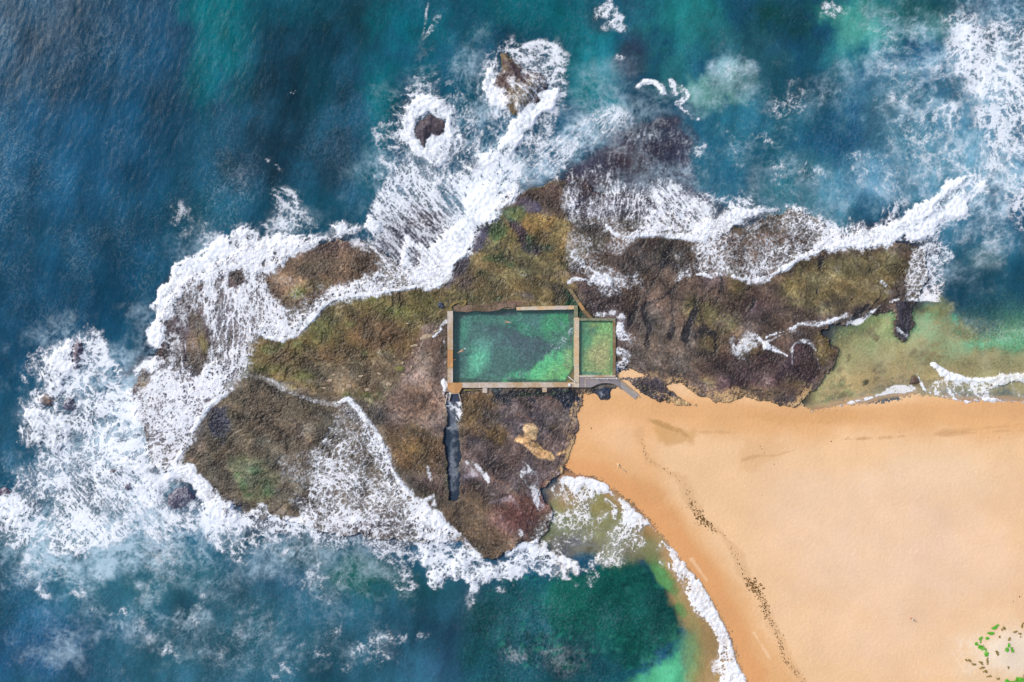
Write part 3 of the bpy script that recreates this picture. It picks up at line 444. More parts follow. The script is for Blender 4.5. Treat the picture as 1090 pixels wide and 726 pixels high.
    L(.97,[(540,590),(556,582),(572,575),(580,580)],3); L(.97,[(588,590),(600,596),(612,602),(614,610)],4); B(.4,575,600,12,8,k=.6)
    P(.80,[(616,614),(612,604),(625,595),(640,588),(650,570),(660,560),(672,562),(676,575),(668,590),(655,598),(640,606),(628,616)],6,5,k=1.)
    P(.6,[(640,588),(650,565),(662,540),(680,555),(690,575),(680,585),(668,592),(655,598)],6,4,k=.8); P(.42,[(575,572),(590,545),(620,548),(640,560),(635,580),(610,592),(590,588)],6,4,k=.9)
    P(.68,[(582,520),(592,512),(600,505),(618,508),(640,514),(632,530),(622,550),(605,545),(600,530),(585,530)],5,3,k=.85); B(.2,602,534,14,10,k=.8); B(.3,580,562,8,14,20,k=.5)
    P(.95,[(602,506),(612,507),(620,506),(634,510),(646,515),(655,526),(668,534),(680,545),(692,556),(700,566),(694,566),(682,560),(668,556),(662,540),(650,528),(640,524),(630,530),(622,540),(618,528),(606,520)],2.5,1.8)
    P(.62,[(618,520),(634,518),(640,530),(632,545),(640,556),(630,562),(620,552)],4,3,k=.7); P(.04,[(638,528),(652,528),(660,540),(662,552),(652,565),(644,556),(636,545)],4,2.5); L(.55,[(645,532),(655,540),(655,552)],2.2); B(.7,640,552,9,5,-40,k=.8)
    P(.75,[(662,540),(682,560),(698,566),(694,580),(676,582),(664,572),(660,556)],4,3,k=.7); P(.02,[(690,562),(702,570),(716,588),(712,598),(698,585),(688,572)],3,2); L(.98,[(690,554,3),(700,563,2),(711,574,3),(722,586,5)],3,amp=.8)
    P(.65,[(700,600),(706,582),(712,576),(722,588),(716,602),(706,608),(698,606)],4,3.5,k=.8)
    P(.99,[(711,574),(724,588),(736,600),(747,614),(755,629),(764,645),(774,664),(780,676),(785,691),(789,706),(799,723),(808,780),(778,780),(770,724),(762,712),(763,700),(761,688),(758,668),(749,655),(736,640),(726,628),(716,616),(708,602)],3,3.5)
    P(.5,[(758,706),(770,690),(772,722),(766,715)],4,4,k=.8); B(.35,728,622,10,8,40,k=.7)
    tex(1,.7,'poly',[(570,575),(600,505),(650,515),(700,560),(760,640),(790,730),(700,610),(650,600)],6,3)
    B(.16,150,625,140,34,amp=.45); B(.12,300,650,170,60,amp=.45); B(.08,150,690,150,30,amp=.45); B(.08,880,180,90,50,amp=.4); B(.10,800,150,70,50,amp=.4); B(.07,420,680,80,30,amp=.4)
    B(.13,770,160,80,40,amp=.45,k=.8); B(.15,840,120,50,40,amp=.45,k=.8)
    B(.24,965,130,70,80,amp=.45,k=.75); B(.2,1000,240,60,30,amp=.45,k=.6); B(.16,880,200,60,30,amp=.45,k=.7)
    # flecks in the south-west sea
    for (x,y,r,v) in [(45,631,10,.4),(80,632,10,.42),(98,645,8,.3),(125,650,12,.42),(128,652,7,.6),(172,645,10,.3),(190,640,16,.28),(215,640,16,.3),(230,635,8,.42),(205,662,9,.25),(150,665,10,.2),(158,682,8,.18),(175,690,12,.42),(185,700,8,.2),(30,600,16,.3),(55,610,14,.2),
                      (250,625,10,.35),(262,618,8,.3),(335,615,16,.35),(345,640,9,.5),(340,650,8,.3),(305,625,7,.25),(360,670,12,.4),(345,695,10,.3),(385,690,12,.35),(412,690,18,.45),(428,680,8,.5),(450,680,10,.5),(462,692,9,.38),(430,625,14,.4),(470,625,14,.3),(375,660,8,.2),(408,655,7,.25),(320,686,7,.28),(262,650,14,.12),(280,690,16,.15),
                      (545,705,14,.12),(600,706,20,.12),(622,700,14,.1),(550,700,10,.18),(495,690,8,.14),(540,660,12,.04),(630,675,20,.05),(20,700,16,.1),(10,660,14,.14),(255,670,10,.16),(240,700,16,.16),(160,600,16,.2),(170,590,14,.2),(300,715,16,.3),(370,715,14,.25)]: B(v,x,y,r,r*.8,rng.uniform(-40,40),amp=.35)
    # north-east surf line
    P(.52,[(600,200),(612,192),(640,172),(675,168),(700,175),(720,188),(745,208),(775,212),(805,210),(812,222),(790,240),(760,254),(700,252),(664,248),(640,244),(615,245),(604,225)],8,4)
    B(.14,625,200,16,14,k=.8); B(.12,668,165,34,20,40,k=.8); P(.16,[(640,165),(662,140),(700,130),(735,140),(742,175),(740,205),(715,190),(690,195),(650,190)],6,4); B(.4,690,145,12,4,k=.7); B(.15,775,212,20,8,k=.6); B(.35,725,155,10,14,k=.4)
    P(.78,[(662,246),(690,240),(700,220),(705,200),(720,192),(730,210),(742,222),(760,230),(800,222),(835,222),(828,228),(800,232),(790,240),(778,248),(766,254),(752,254),(720,252),(700,250),(680,252),(672,254)],5,4)
    P(.98,[(748,254),(740,238),(760,232),(785,224),(815,220),(838,220),(828,227),(812,230),(800,232),(788,240),(778,248),(762,256)],3,2.5)
    L(.97,[(628,238,2),(645,241,3),(655,250,4),(668,255,5),(678,250,4),(700,250,3),(725,252,3),(750,255,4)],4,amp=1); L(.5,[(604,232),(620,238),(640,240)],4)
    P(.58,[(730,262),(752,256),(778,248),(790,240),(812,232),(838,222),(870,232),(880,250),(862,262),(850,277),(838,284),(820,294),(800,299),(785,297),(775,292),(764,293),(748,291),(742,288)],5,3)
    P(.22,[(770,262),(790,246),(815,240),(828,255),(815,275),(790,285),(775,280)],6,4,k=.9); P(.6,[(778,290),(800,285),(825,270),(850,258),(860,266),(850,277),(820,294),(800,299)],5,3,k=.7)
    P(.30,[(712,268),(728,262),(738,280),(733,294),(722,295)],4,3); P(.7,[(720,280),(732,282),(734,294),(723,295)],3,2.5,k=.8); L(.96,[(741,292),(750,292),(757,296)],1.8,amp=.8); L(.95,[(780,294),(790,298),(805,298),(820,293),(838,284),(848,277)],2.4,amp=.8); L(.9,[(722,295),(735,293)],2.)
    P(.84,[(845,222),(870,230),(900,236),(925,240),(940,236),(935,250),(950,262),(930,267),(905,269),(880,273),(862,276),(855,260),(870,250)],5,4)
    P(.985,[(870,256),(900,250),(925,244),(945,238),(960,228),(975,218),(990,208),(1005,198),(1020,190),(1040,182),(1055,186),(1052,198),(1040,214),(1026,228),(1014,238),(1002,246),(985,254),(974,260),(962,258),(945,262),(920,267),(896,269),(870,275),(850,278),(852,270)],2.5,3)
    B(.55,1040,188,16,8,-40,k=.8); B(.6,1005,215,20,4,-40,k=.5,amp=.5); B(.5,990,232,12,2.5,-25,k=.6,amp=.5); P(.5,[(936,238),(945,222),(955,215),(962,226),(950,236)],4,4,k=.8); P(.3,[(925,190),(945,180),(958,200),(970,218),(955,225),(942,205)],6,4,k=.8); B(.3,1030,180,12,8,k=.8); B(.35,1005,190,8,7,k=.7)
    P(.52,[(966,262),(990,258),(1010,258),(1014,275),(1010,300),(1000,322),(985,320),(968,316),(962,318),(966,300),(972,285)],4,4); P(.85,[(960,320),(966,315),(985,316),(1000,316),(1002,321),(985,322)],2,2,k=.8); B(.12,975,290,8,24,15,k=.6)
    P(.12,[(1005,310),(1025,335),(1035,360),(1015,362),(1000,345),(998,325)],6,4)
    tex(1,.95,'poly',[(720,255),(840,222),(940,240),(985,255),(1015,260),(1005,325),(962,320),(850,280),(740,295)],6,3); tex(4,.8,'poly',[(600,190),(720,130),(745,210),(700,240),(605,240)],8,3,)
    tex(3,.7,'poly',[(690,190),(745,205),(760,240),(690,245)],8,3)
    # thin lines on the eastern platform
    B(.3,880,341,26,5,-12,k=.8,amp=.4); L(.82,[(815,359,.9),(828,355,1),(842,350,1.3),(850,346,2.2),(860,344,1.2),(875,344,1.4),(890,338,2.2),(900,336,2)],2,amp=1.2,amp2=1); L(.75,[(903,344),(915,342),(928,332),(940,323),(958,318)],1.3,amp=1,amp2=1); L(.35,[(815,365),(830,357),(845,352)],1.5); L(.85,[(800,356,2.4),(806,360,2.4),(815,368,1.4),(828,374,1.3),(838,379,1)],2,amp=1.4,amp2=1)
    P(.35,[(775,368),(790,362),(800,356),(812,366),(820,374),(800,376),(785,378)],5,4); L(.7,[(842,372,1),(845,366,1.3),(852,363,2.2),(860,363,3),(868,372,1),(872,392,.8)],1.5,amp=.6); L(.3,[(843,372),(843,400)],1.2); B(.25,850,342,10,8,k=.7); B(.35,850,352,4,8,k=.6); L(.75,[(938,300),(942,304)],2.2); B(.2,945,310,12,5,20,k=.7); B(.15,905,340,14,6,k=.6); L(.4,[(955,350),(966,358)],3)
    # foam by the pool
    P(.30,[(604,240),(625,240),(640,250),(655,258),(672,255),(664,268),(640,272),(650,285),(630,292),(615,288),(604,280),(602,262)],5,4,k=.9); L(.62,[(610,272),(622,284),(636,290),(646,294)],4,amp=1.5)
    P(.55,[(630,292),(645,285),(662,286),(678,284),(685,292),(680,302),(664,308),(650,315),(640,314),(640,302),(630,300)],5,4); P(.92,[(630,296),(636,291),(645,294),(650,300),(645,306),(636,300)],2.5,2.5); L(.8,[(606,300,3),(612,296,3),(628,299,2)],3,amp=1.2); P(.65,[(638,308),(650,306),(655,312),(645,316)],2,2,k=.7); B(.18,685,312,22,16,-40,k=.6); B(.2,632,322,7,10,30,k=.7)
    for a in [(641,334,8,4,-5),(652,332,6,4,20),(661,337,5,6,50),(659,346,6,5,20),(664,356,10,6,30),(658,352,6,7,0),(659,375,7,5,0),(666,380,6,7,0),(660,388,7,6,-10),(656,393,3,6,0)]: B(.86,*a,k=.95,amp=.3,hard=.5)
    B(.2,676,358,10,26,k=.6); B(.35,668,366,6,4,k=.6); B(.7,613,333,3,6,k=.9); B(.18,715,370,26,20,20,k=.6); B(.15,700,385,20,10,k=.5)
    tex(1,.9,'poly',[(600,240),(680,240),(690,310),(670,400),(650,400),(630,330),(604,300)],6,3)
    L(.92,[(472,406),(474,414),(473,421),(476,425)],3.2); P(.42,[(474,420),(490,420),(491,445),(489,460),(476,455)],2,2); B(.85,479,424,4,6); L(.12,[(482,440),(483,470),(484,500),(482,528)],5.5,amp=2); L(.35,[(455,498),(459,512)],1.6,amp=1.4); L(.55,[(447,536,2),(455,531,3.5),(461,527,3),(462,536,3)],3)
    L(.7,[(470,350,2),(465,356,2),(461,358,2)],2,amp=.8); B(.6,473,365,2,6); B(.5,474,385,1.5,5); L(.7,[(468,348),(475,342)],1.6)
    for (x,y,x2,y2) in [(556,494,566,505),(562,515,572,524),(566,505,570,512),(504,494,522,510),(571,530,576,542),(552,560,556,566),(560,500,556,510),(540,508,548,502),(498,492,506,504)]: L(.42,[(x,y),(x2,y2)],1.7,amp=1.6,amp2=2)
    B(.14,570,510,22,12,-30); B(.1,505,500,14,8,30); 
    B(.05,515,440,14,4,30)
    # eastern swash
    B(.08,930,380,40,20,amp=.4); B(.12,1040,350,50,16,amp=.4)
    L(.99,[(994,388,2),(1004,396,3.6),(1012,400,4.6),(1024,403,5.2),(1040,405,5.6),(1060,405,6.4),(1075,402,7.5),(1092,400,9),(1150,398,10)],4,amp=1.4)
    P(.46,[(992,404),(1004,398),(1024,406),(1060,408),(1150,406),(1150,429),(1060,427),(1032,428),(1020,424),(1002,422),(988,416)],3,2.5); L(.9,[(977,398,1),(981,407,1.6),(984,414,2),(992,420,1.6),(1005,422,1.6),(1014,424,1.6),(1022,427,1.8),(1030,429,2.5),(1040,426,2),(1060,426,1.8),(1080,428,1.8),(1150,428,2)],2,amp=.8); L(.55,[(1045,428),(1038,418),(1045,410)],1.8)
    L(.33,[(934,421,3),(950,417,5),(960,414,4),(974,416,3)],3,amp=2.4); L(.55,[(904,430),(918,426),(930,423)],1.3); L(.35,[(862,438),(890,434),(904,430)],1.1); tex(0,.9,'blob',1050,418,70,12); L(.99,[(994,388,2),(1004,396,3.6),(1012,400,4.6),(1024,403,5.2),(1040,405,5.6),(1060,405,6.4),(1075,402,7.5),(1092,400,9),(1150,398,10)],4,amp=1.4)
    # north-east surf field
    P(.40, [(1018,40),(1010,20),(1030,8),(1060,12),(1090,5),(1150,0),(1150,250),(1090,240),(1070,200),(1050,150),(1030,110),(1022,70)],22,8,amp2=4)
    B(.85,1045,75,24,36,k=.85,amp=.4); B(.85,1035,45,16,18,k=.6,amp=.4); B(.7,1075,100,24,30,k=.6,amp=.4); B(.55,1020,120,16,20,k=.5,amp=.4); B(.5,1085,190,20,40,k=.6,amp=.4); B(.4,1075,30,14,12,k=.6,amp=.35); B(.6,1060,170,20,30,k=.5,amp=.35); B(.35,1100,120,20,30,k=.4)
    for (x,y,rx,ry,a,v) in [(940,60,30,26,20,.2),(935,100,26,22,30,.32),(965,85,30,14,20,.25),(1000,80,16,22,30,.25),(1005,125,22,14,30,.32),(975,140,26,20,30,.28),(945,150,20,12,20,.2),(930,170,16,10,20,.32),(990,170,26,10,20,.25),(1010,160,14,8,30,.35),(1020,150,20,10,40,.2),(925,40,6,12,20,.25),(885,10,10,10,0,.35),(770,80,8,18,15,.2),(1060,225,26,30,0,.2),(1020,250,20,12,0,.16),(1060,280,26,8,0,.12),(940,205,30,10,30,.2),(915,175,14,14,0,.32)]: B(v,x,y,rx,ry,a,amp=.35)
    for (x,y,r,v) in [(843,108,12,.35),(835,118,9,.45),(850,100,9,.3),(845,85,9,.2),(812,145,9,.55),(818,150,6,.6),(852,150,9,.4),(822,130,7,.18),(785,168,11,.5),(775,140,6,.25),(775,155,6,.25),(826,180,10,.45),(862,178,12,.35),(870,190,8,.3),(888,150,10,.2),(850,115,7,.3),(750,155,10,.4),(745,165,8,.35),(745,150,7,.35),(718,98,9,.5),(722,108,6,.5),(736,125,6,.6),(705,93,5,.4),(648,12,12,.55),(655,22,8,.6),(662,30,6,.4),(660,60,5,.3),(905,165,12,.3),(790,175,18,.25),(880,215,16,.12)]: B(v,x,y,r,r*.8,rng.uniform(-30,60),amp=.4)
    L(.85,[(677,93),(684,88),(694,88),(704,92),(706,98)],2.4,amp=1,amp2=1); L(.6,[(713,90),(720,95),(728,100),(724,112),(720,118),(730,122),(742,130)],2.2,amp=1.5,amp2=3); L(.4,[(650,0),(652,15),(662,24)],4,amp=2)
    L(.3,[(455,10),(450,40),(470,20)],3,amp2=4); B(.1,450,50,8,20)
    # keep dry rock and dry sand clear
    return F, K

# ================================================================ SAND
def sand_colour():
    C = CField(lin((238,196,150)))
    C.poly((228,176,122), [(590,400),(700,420),(860,428),(1200,415),(1200,462),(1000,462),(900,456),(860,470),(800,462),(720,455),(690,470),(700,500),(740,560),(800,640),(850,726),(870,790),(560,790),(560,480)], 14, 2, amp2=2)
    C.blob((236,190,144), 660,470,46,34,k=.8); C.blob((222,168,112), 632,482,40,14,20,k=.7); C.line((222,160,104),[(600,500),(640,508),(680,535),(720,575),(755,620),(780,670),(800,726),(810,780)],18,amp=2,k=.8)
    C.blob((214,156,102), 692,524,20,12,30,k=.6,amp=.2); C.blob((216,152,98), 716,548,16,10,40,k=.6)
    C.line((222,170,118),[(700,434),(800,440),(900,445),(1000,436),(1150,438)],9,amp=2,k=.7); C.line((218,166,110),[(800,442),(860,446),(910,442)],5,amp=2,k=.6)
    C.poly((206,160,104),[(690,448),(710,452),(738,462),(736,470),(712,468),(698,458)],4,3,k=.7); C.line((204,160,110),[(738,459),(760,460),(786,460)],2.,amp=1.5,k=.6)
    for i in range(9): C.line((190,146,94),[(692+i*4,447+i*1.2),(706+i*4,455+i*1.6)],1.,k=.6)
    C.poly((226,180,130),[(786,480),(800,470),(840,470),(838,478),(822,492),(800,504),(790,500)],4,2,k=.6); C.line((196,150,104),[(790,490),(806,485),(826,485),(850,478),(900,468),(950,466),(1010,462),(1090,458)],1.4,amp=1.2,k=.45)
    C.line((200,150,100),[(862,474),(900,468),(960,464),(1030,458),(1090,452)],1.2,amp=1.4,k=.4)
    C.line((246,204,160),[(737,596),(752,618)],1.2,k=.6); C.line((246,206,164),[(803,674),(820,702)],1.4,k=.6); C.line((246,214,180),[(1010,690),(1025,714)],1.2,k=.6); C.line((250,220,186),[(1019,690),(1022,680)],1.2,k=.7)
    C.blob((240,205,174), 960,600,150,110,k=.8,amp=.1); C.blob((240,205,170), 880,520,90,40,k=.6,amp=.1); C.blob((244,214,178), 1000,500,90,26,k=.5,amp=.1); C.blob((240,212,176),1060,700,60,50,k=.7)
    C.blob((246,226,200),1066,690,34,28,k=.85,amp=.3); C.blob((226,206,184),1078,694,16,20,k=.5)
    # submerged part
    C.poly((196,158,108), [(560,600),(560,520),(602,508),(655,530),(700,572),(745,620),(770,668),(790,726),(800,790),(560,790)], 5, 2)
    C.poly((226,200,150), [(862,436),(925,422),(985,418),(1060,425),(1200,425),(1200,320),(880,320),(850,430)], 4, 2)
    gq = sstep(.1, 1.2, samp(WN[1], UU*5, VV*7) + .8*samp(FB[2], UU*6, VV*8)); sh = Field(0.).poly(1., [(862,436),(885,350),(950,326),(1000,340),(1150,345),(1150,424),(1000,415),(930,420)], 6, 3).a
    q = (sh * gq * .6)[..., None]; C.a = C.a * (1 - q) + lin((112,118,82)) * q
    q = (sh * sstep(.3, 1.5, samp(FB[1], UU*9, VV*4)) * .5)[..., None]; C.a = C.a * (1 - q) + lin((240,226,184)) * q
    wr = [(683,462),(686,478),(690,490),(703,497),(716,505),(726,512),(733,530),(742,548),(756,563),(772,573),(784,592),(793,612),(803,630),(814,645),(820,665),(834,690),(846,712),(858,730)]
    C.line((206,160,112), wr, 5, amp=2, k=.35, amp2=2)
    m = .018 * samp(FB[0], UU*5, VV*5) + .008 * samp(FS[1], UU*4, VV*4) + .02 * samp(WN[0], UU*6, VV*6) + .025*np.clip(samp(WN[1],UU*9,VV*9),-3,-.8)*sstep(640,740,UU)*sstep(440,480,VV)
    C.a *= np.exp(m)[..., None]
    return C
SHORE = [(560,440),(590,440),(598,498),(612,507),(634,512),(655,527),(690,554),(724,592),(745,615),(762,646),(776,676),(786,706),(797,726),(840,860),(3000,3000),(5000,430),(1060,429),(1030,429),(1008,424),(975,417),(930,424),(865,438),(840,420),(700,380),(620,400)]
SAND = [(612,410),(652,398),(658,386),(690,388),(745,408),(850,420),(862,404),(880,372),(890,345),(945,318),(1010,300),(5000,300),(5000,5000),(560,5000),(580,760),(590,590),(555,575),(578,512),(592,500),(598,480),(610,440)]

POOL = (483, 331, 611, 407); KIDS = (617.3, 341.6, 651.8, 399.2)
def pool_colour():
    C = CField(lin((50,96,90)))
    def B(c, *a, **k): k.setdefault('amp', .35); C.blob(c, *a, **k)
    B((44,72,80), 545,365,52,24,5,amp=.55); B((48,68,80),560,368,38,18,0,k=.8,amp=.6); B((44,118,98),545,337,60,8); B((52,106,104),575,342,22,10,k=.7); B((30,120,90),560,350,14,5,30)
    B((72,172,132), 507,382,16,24,15,amp=.25); B((50,140,112), 493,355,8,22,5,amp=.25); B((84,182,142),510,388,12,14); B((70,130,118),515,365,16,10,k=.8)
    B((24,140,84), 597,342,14,14,amp=.3); B((22,150,84),600,352,10,12,k=.8); B((40,140,90),590,350,10,12,k=.6)
    C.poly((70,176,110), [(540,407),(566,398),(580,386),(592,372),(606,362),(611,362),(611,407)], 3, 2.5); B((104,182,100),592,398,22,10,-20,amp=.3); B((134,160,90),606,384,5,14,k=.7)
    B((40,150,100),550,400,24,6); B((30,120,92),530,402,20,5,k=.8); B((56,92,88),600,362,10,8,k=.7)
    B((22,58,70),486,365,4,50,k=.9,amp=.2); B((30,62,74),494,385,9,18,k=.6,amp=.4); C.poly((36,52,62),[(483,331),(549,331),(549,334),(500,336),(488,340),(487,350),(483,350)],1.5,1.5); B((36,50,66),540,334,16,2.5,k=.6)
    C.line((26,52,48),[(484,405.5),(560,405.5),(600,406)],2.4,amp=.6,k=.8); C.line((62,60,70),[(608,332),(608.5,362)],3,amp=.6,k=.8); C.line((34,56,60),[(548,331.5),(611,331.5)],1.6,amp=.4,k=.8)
    C.line((40,58,56),[(609.8,362),(609.8,392)],1.6,amp=.4,k=.7)
    for i in range(260):
        x = rng.uniform(486,608); y = rng.uniform(333,404); C.blob([(40,62,72),(60,120,106),(34,92,80),(84,124,120)][i % 4], x, y, rng.uniform(1,3.4), rng.uniform(.8,2), rng.uniform(0,180), k=rng.uniform(.15,.5), amp=.4)
    # children's pool
    C.poly((122,152,82), [(617,341),(653,341),(653,400),(617,400)], 1, 0)
    B((50,122,88),622,352,6,14,amp=.5,k=.75); B((54,118,84),619,378,3.5,20,amp=.5,k=.6); B((42,100,84),632,352,5,4,k=.8,amp=.4); B((50,128,80),627,362,4,8,k=.6); B((104,168,86),644,350,9,9,k=.7)
    B((158,150,90),638,385,13,14,k=.9,amp=.25); B((150,146,84),644,370,9,14,k=.6); C.line((84,150,82),[(651,343),(651,398)],1.2,amp=.5,k=.8); C.line((46,112,100),[(617,397),(640,398)],2.2,amp=.6,k=.8)
    C.line((60,140,78),[(618,342.5),(651,342.5)],1.4,amp=.4,k=.7)
    g = C.a.mean(axis=2, keepdims=True); C.a = (g + (C.a - g) * .86) * 1.5 + .035
    C.a *= np.exp(.20 * samp(WN[0], UU*4, VV*4) + .10 * samp(WN[1], UU*8, VV*8) + .07 * samp(FB[0], UU*12, VV*12))[..., None]
    return C
def pool_foam():
    F = Field(0.)
    F.line(.42, [(610,350),(604,358),(596,366),(588,375),(580,383),(572,392)], 3.2, amp=1.4); F.line(.7,[(580,383),(573,390),(571,392)],1.4); F.blob(.35,608,352,4,8,20)
    F.blob(.28,558,399,14,4,-5); F.blob(.25,540,402,10,3); F.blob(.25,515,385,5,8); F.blob(.28,502,375,8,5,-30); F.blob(.5,494,338,4,1.6); F.blob(.35,510,336,6,1.6); F.blob(.12,505,360,10,14)
    F.blob(.8,541,343,4,1.4,0); F.blob(.6,495,371,5,2,-25); F.blob(.25,585,371,8,5,-40); F.blob(.3,515,392,3,6)
    return F

def foam_opacity(T, f):
    f = np.clip(f, 0, 1); f = f - .25 * f * (1 - f)
    e = T - (1 - f)
    film = sstep(-.55, .15, e) * sstep(.0, .35, f) * .34
    core = sstep(-.20, .46, e) * .86 * sstep(.03, .24, f) + sstep(.02, .3, e) * .6 * sstep(.24, .03, f) * sstep(.005, .05, f) + sstep(.9, .98, f) * .12
    solid = sstep(.68, .99, f) * (.66 + .28 * sstep(.0, .6, T)) * sstep(-.02, .06, e)
    return np.clip(np.maximum(film + core * (1 - film), solid), 0, 1), e

def fields():
    R = build_masks(); RC = rock_colour(); WC = water_colour(); WA = water_alpha(); M = milky(); F, K = foam(); SC = sand_colour()
    # dry areas carry (almost) no foam; their noisy edge is the wave front
    F.poly(0., BEACH, .8, .8)
    # soft film of bubbles that joins the filaments
    Kn = sum(k.a for k in K) + 1e-6
    def tex_at(u, v, ks):
        T = [lace(u, v, 13, 'c'), lace(u, v, 4.8, 'f', so=133)] + [lace(u, v, 5.5, 's%d' % a, ang=a, so=17 * a) for a in (0, 45, 90, 135)]
        t = sum(a * b for a, b in zip(T, ks))
        t = t * .62 + .38 * lace(u, v, 4.0, 'g', so=77) + .08 * samp(WN[0], u * 7, v * 7)
        return equalise(t, 'mix')
    ks = [k.a / Kn for k in K]
    T = tex_at(UU, VV, ks)
    f = np.clip(F.a, 0, 1)
    op, film = foam_opacity(T, f)
    D = dict(R=R.a, RC=RC.a, WC=WC.a, WA=WA.a, M=M, F=f, K=ks, SC=SC.a, T=T, film=film, op=op, tex_at=tex_at)
    return D

# ================================================================ BUILD
import bpy, bmesh
from mathutils import Vector, Matrix
scene = bpy.context.scene
COL = scene.collection
KEXP = 1.30                                   # display value of a matt white level surface under this sun and sky
D = fields()
def X_(u): return (u - 545) * S
def Y_(v): return (363 - v) * S
def tag(o, label=None, cat=None, group=None, kind=None):
    if label: o['label'] = label
    if cat: o['category'] = cat
    if group: o['group'] = group
    if kind: o['kind'] = kind
    return o
# ---------------------------------------------------------------- materials
def new_mat(name):
    m = bpy.data.materials.new(name); m.use_nodes = True; nt = m.node_tree; nt.nodes.clear()
    out = nt.nodes.new('ShaderNodeOutputMaterial'); p = nt.nodes.new('ShaderNodeBsdfPrincipled')
    nt.links.new(p.outputs[0], out.inputs[0]); return m, nt, p, out
def nd(nt, t, **k):
    n = nt.nodes.new(t)
    for a, b in k.items(): setattr(n, a, b)
    return n
def noise(nt, scale, detail=4, rough=.6, coord='Object', vec=None):
    if vec is None: vec = nd(nt, 'ShaderNodeTexCoord').outputs[coord]
    n = nd(nt, 'ShaderNodeTexNoise'); n.inputs['Scale'].default_value = scale; n.inputs['Detail'].default_value = detail; n.inputs['Roughness'].default_value = rough
    nt.links.new(vec, n.inputs['Vector']); return n
def vary(nt, base, n, lo, hi):               # multiply a colour by a noise range
    r = nd(nt, 'ShaderNodeMapRange'); r.inputs[1].default_value = .3; r.inputs[2].default_value = .7; r.inputs[3].default_value = lo; r.inputs[4].default_value = hi
    nt.links.new(n.outputs['Fac'], r.inputs[0]); m = nd(nt, 'ShaderNodeVectorMath', operation='SCALE')
    nt.links.new(base, m.inputs[0]); nt.links.new(r.outputs[0], m.inputs['Scale']); return m.outputs[0]
def bump(nt, p, n, strength, dist, prev=None):
    b = nd(nt, 'ShaderNodeBump'); b.inputs['Strength'].default_value = strength; b.inputs['Distance'].default_value = dist
    nt.links.new(n.outputs['Fac'], b.inputs['Height'])
    if prev: nt.links.new(prev.outputs[0], b.inputs['Normal'])
    nt.links.new(b.outputs[0], p.inputs['Normal']); return b
def attr_mat(name, rough, nscale, lo, hi, bs, bd, spec=.3):
    m, nt, p, out = new_mat(name)
    a = nd(nt, 'ShaderNodeAttribute', attribute_name='Col')
    n = noise(nt, nscale, 5, .65)
    nt.links.new(vary(nt, a.outputs['Color'], n, lo, hi), p.inputs['Base Color'])
    p.inputs['Roughness'].default_value = rough; p.inputs['Specular IOR Level'].default_value = spec
    bump(nt, p, n, bs, bd); return m
M_ROCK = attr_mat('rock_surface', .5, 5.0, .85, 1.15, .3, .04, .3)
M_SAND = attr_mat('sand_surface', .9, 3.0, .95, 1.05, .35, .04, .1)
M_BED = attr_mat('seabed_surface', .9, 2.0, .8, 1.2, .3, .05, .1)
M_FLOOR = attr_mat('pool_floor_surface', .8, 4.0, .9, 1.1, .2, .03, .2)
M_FOAM = attr_mat('foam_surface', .7, 4.0, .95, 1.04, .25, .04, .2)
def water_mat(name, alpha=None, bscale=1.0):
    m, nt, p, out = new_mat(name)
    a = nd(nt, 'ShaderNodeAttribute', attribute_name='Col')
    nt.links.new(a.outputs['Color'], p.inputs['Base Color'])
    p.inputs['Roughness'].default_value = .16; p.inputs['IOR'].default_value = 1.33; p.inputs['Specular IOR Level'].default_value = .07
    tc = nd(nt, 'ShaderNodeTexCoord'); mp = nd(nt, 'ShaderNodeMapping'); mp.inputs['Scale'].default_value = (1, .45, 1); mp.inputs['Rotation'].default_value = (0, 0, math.radians(14))
    nt.links.new(tc.outputs['Object'], mp.inputs['Vector'])
    n1 = noise(nt, 1.5 * bscale, 5, .7, vec=mp.outputs[0]); n2 = noise(nt, 3.4 * bscale, 3, .6, vec=tc.outputs['Object'])
    b1 = bump(nt, p, n1, .7, .10); bump(nt, p, n2, .6, .04, b1)
    tr = nd(nt, 'ShaderNodeBsdfTransparent'); mx = nd(nt, 'ShaderNodeMixShader')
    if alpha is None: nt.links.new(a.outputs['Alpha'], mx.inputs[0])
    else: mx.inputs[0].default_value = alpha
    nt.links.new(tr.outputs[0], mx.inputs[1]); nt.links.new(p.outputs[0], mx.inputs[2]); nt.links.new(mx.outputs[0], out.inputs[0])
    return m
M_WATER = water_mat('sea_water'); M_POOLW = water_mat('pool_water_surface', .2, 1.6)
def plain(name, c, rough=.7, nscale=3., lo=.8, hi=1.15, c2=None, n2s=.4, bs=.3, bd=.02, spec=.3):
    m, nt, p, out = new_mat(name)
    c = lin(c) / KEXP; n = noise(nt, nscale, 6, .65)
    if c2 is not None:
        c2 = lin(c2) / KEXP; q = noise(nt, n2s, 3, .6); r = nd(nt, 'ShaderNodeValToRGB')
        r.color_ramp.elements[0].position = .42; r.color_ramp.elements[1].position = .58
        r.color_ramp.elements[0].color = (*c, 1); r.color_ramp.elements[1].color = (*c2, 1)
        nt.links.new(q.outputs['Fac'], r.inputs[0]); base = r.outputs[0]
    else:
        g = nd(nt, 'ShaderNodeRGB'); g.outputs[0].default_value = (*[float(x) for x in c], 1); base = g.outputs[0]
    nt.links.new(vary(nt, base, n, lo, hi), p.inputs['Base Color']); p.inputs['Roughness'].default_value = rough; p.inputs['Specular IOR Level'].default_value = spec
    bump(nt, p, n, bs, bd); return m
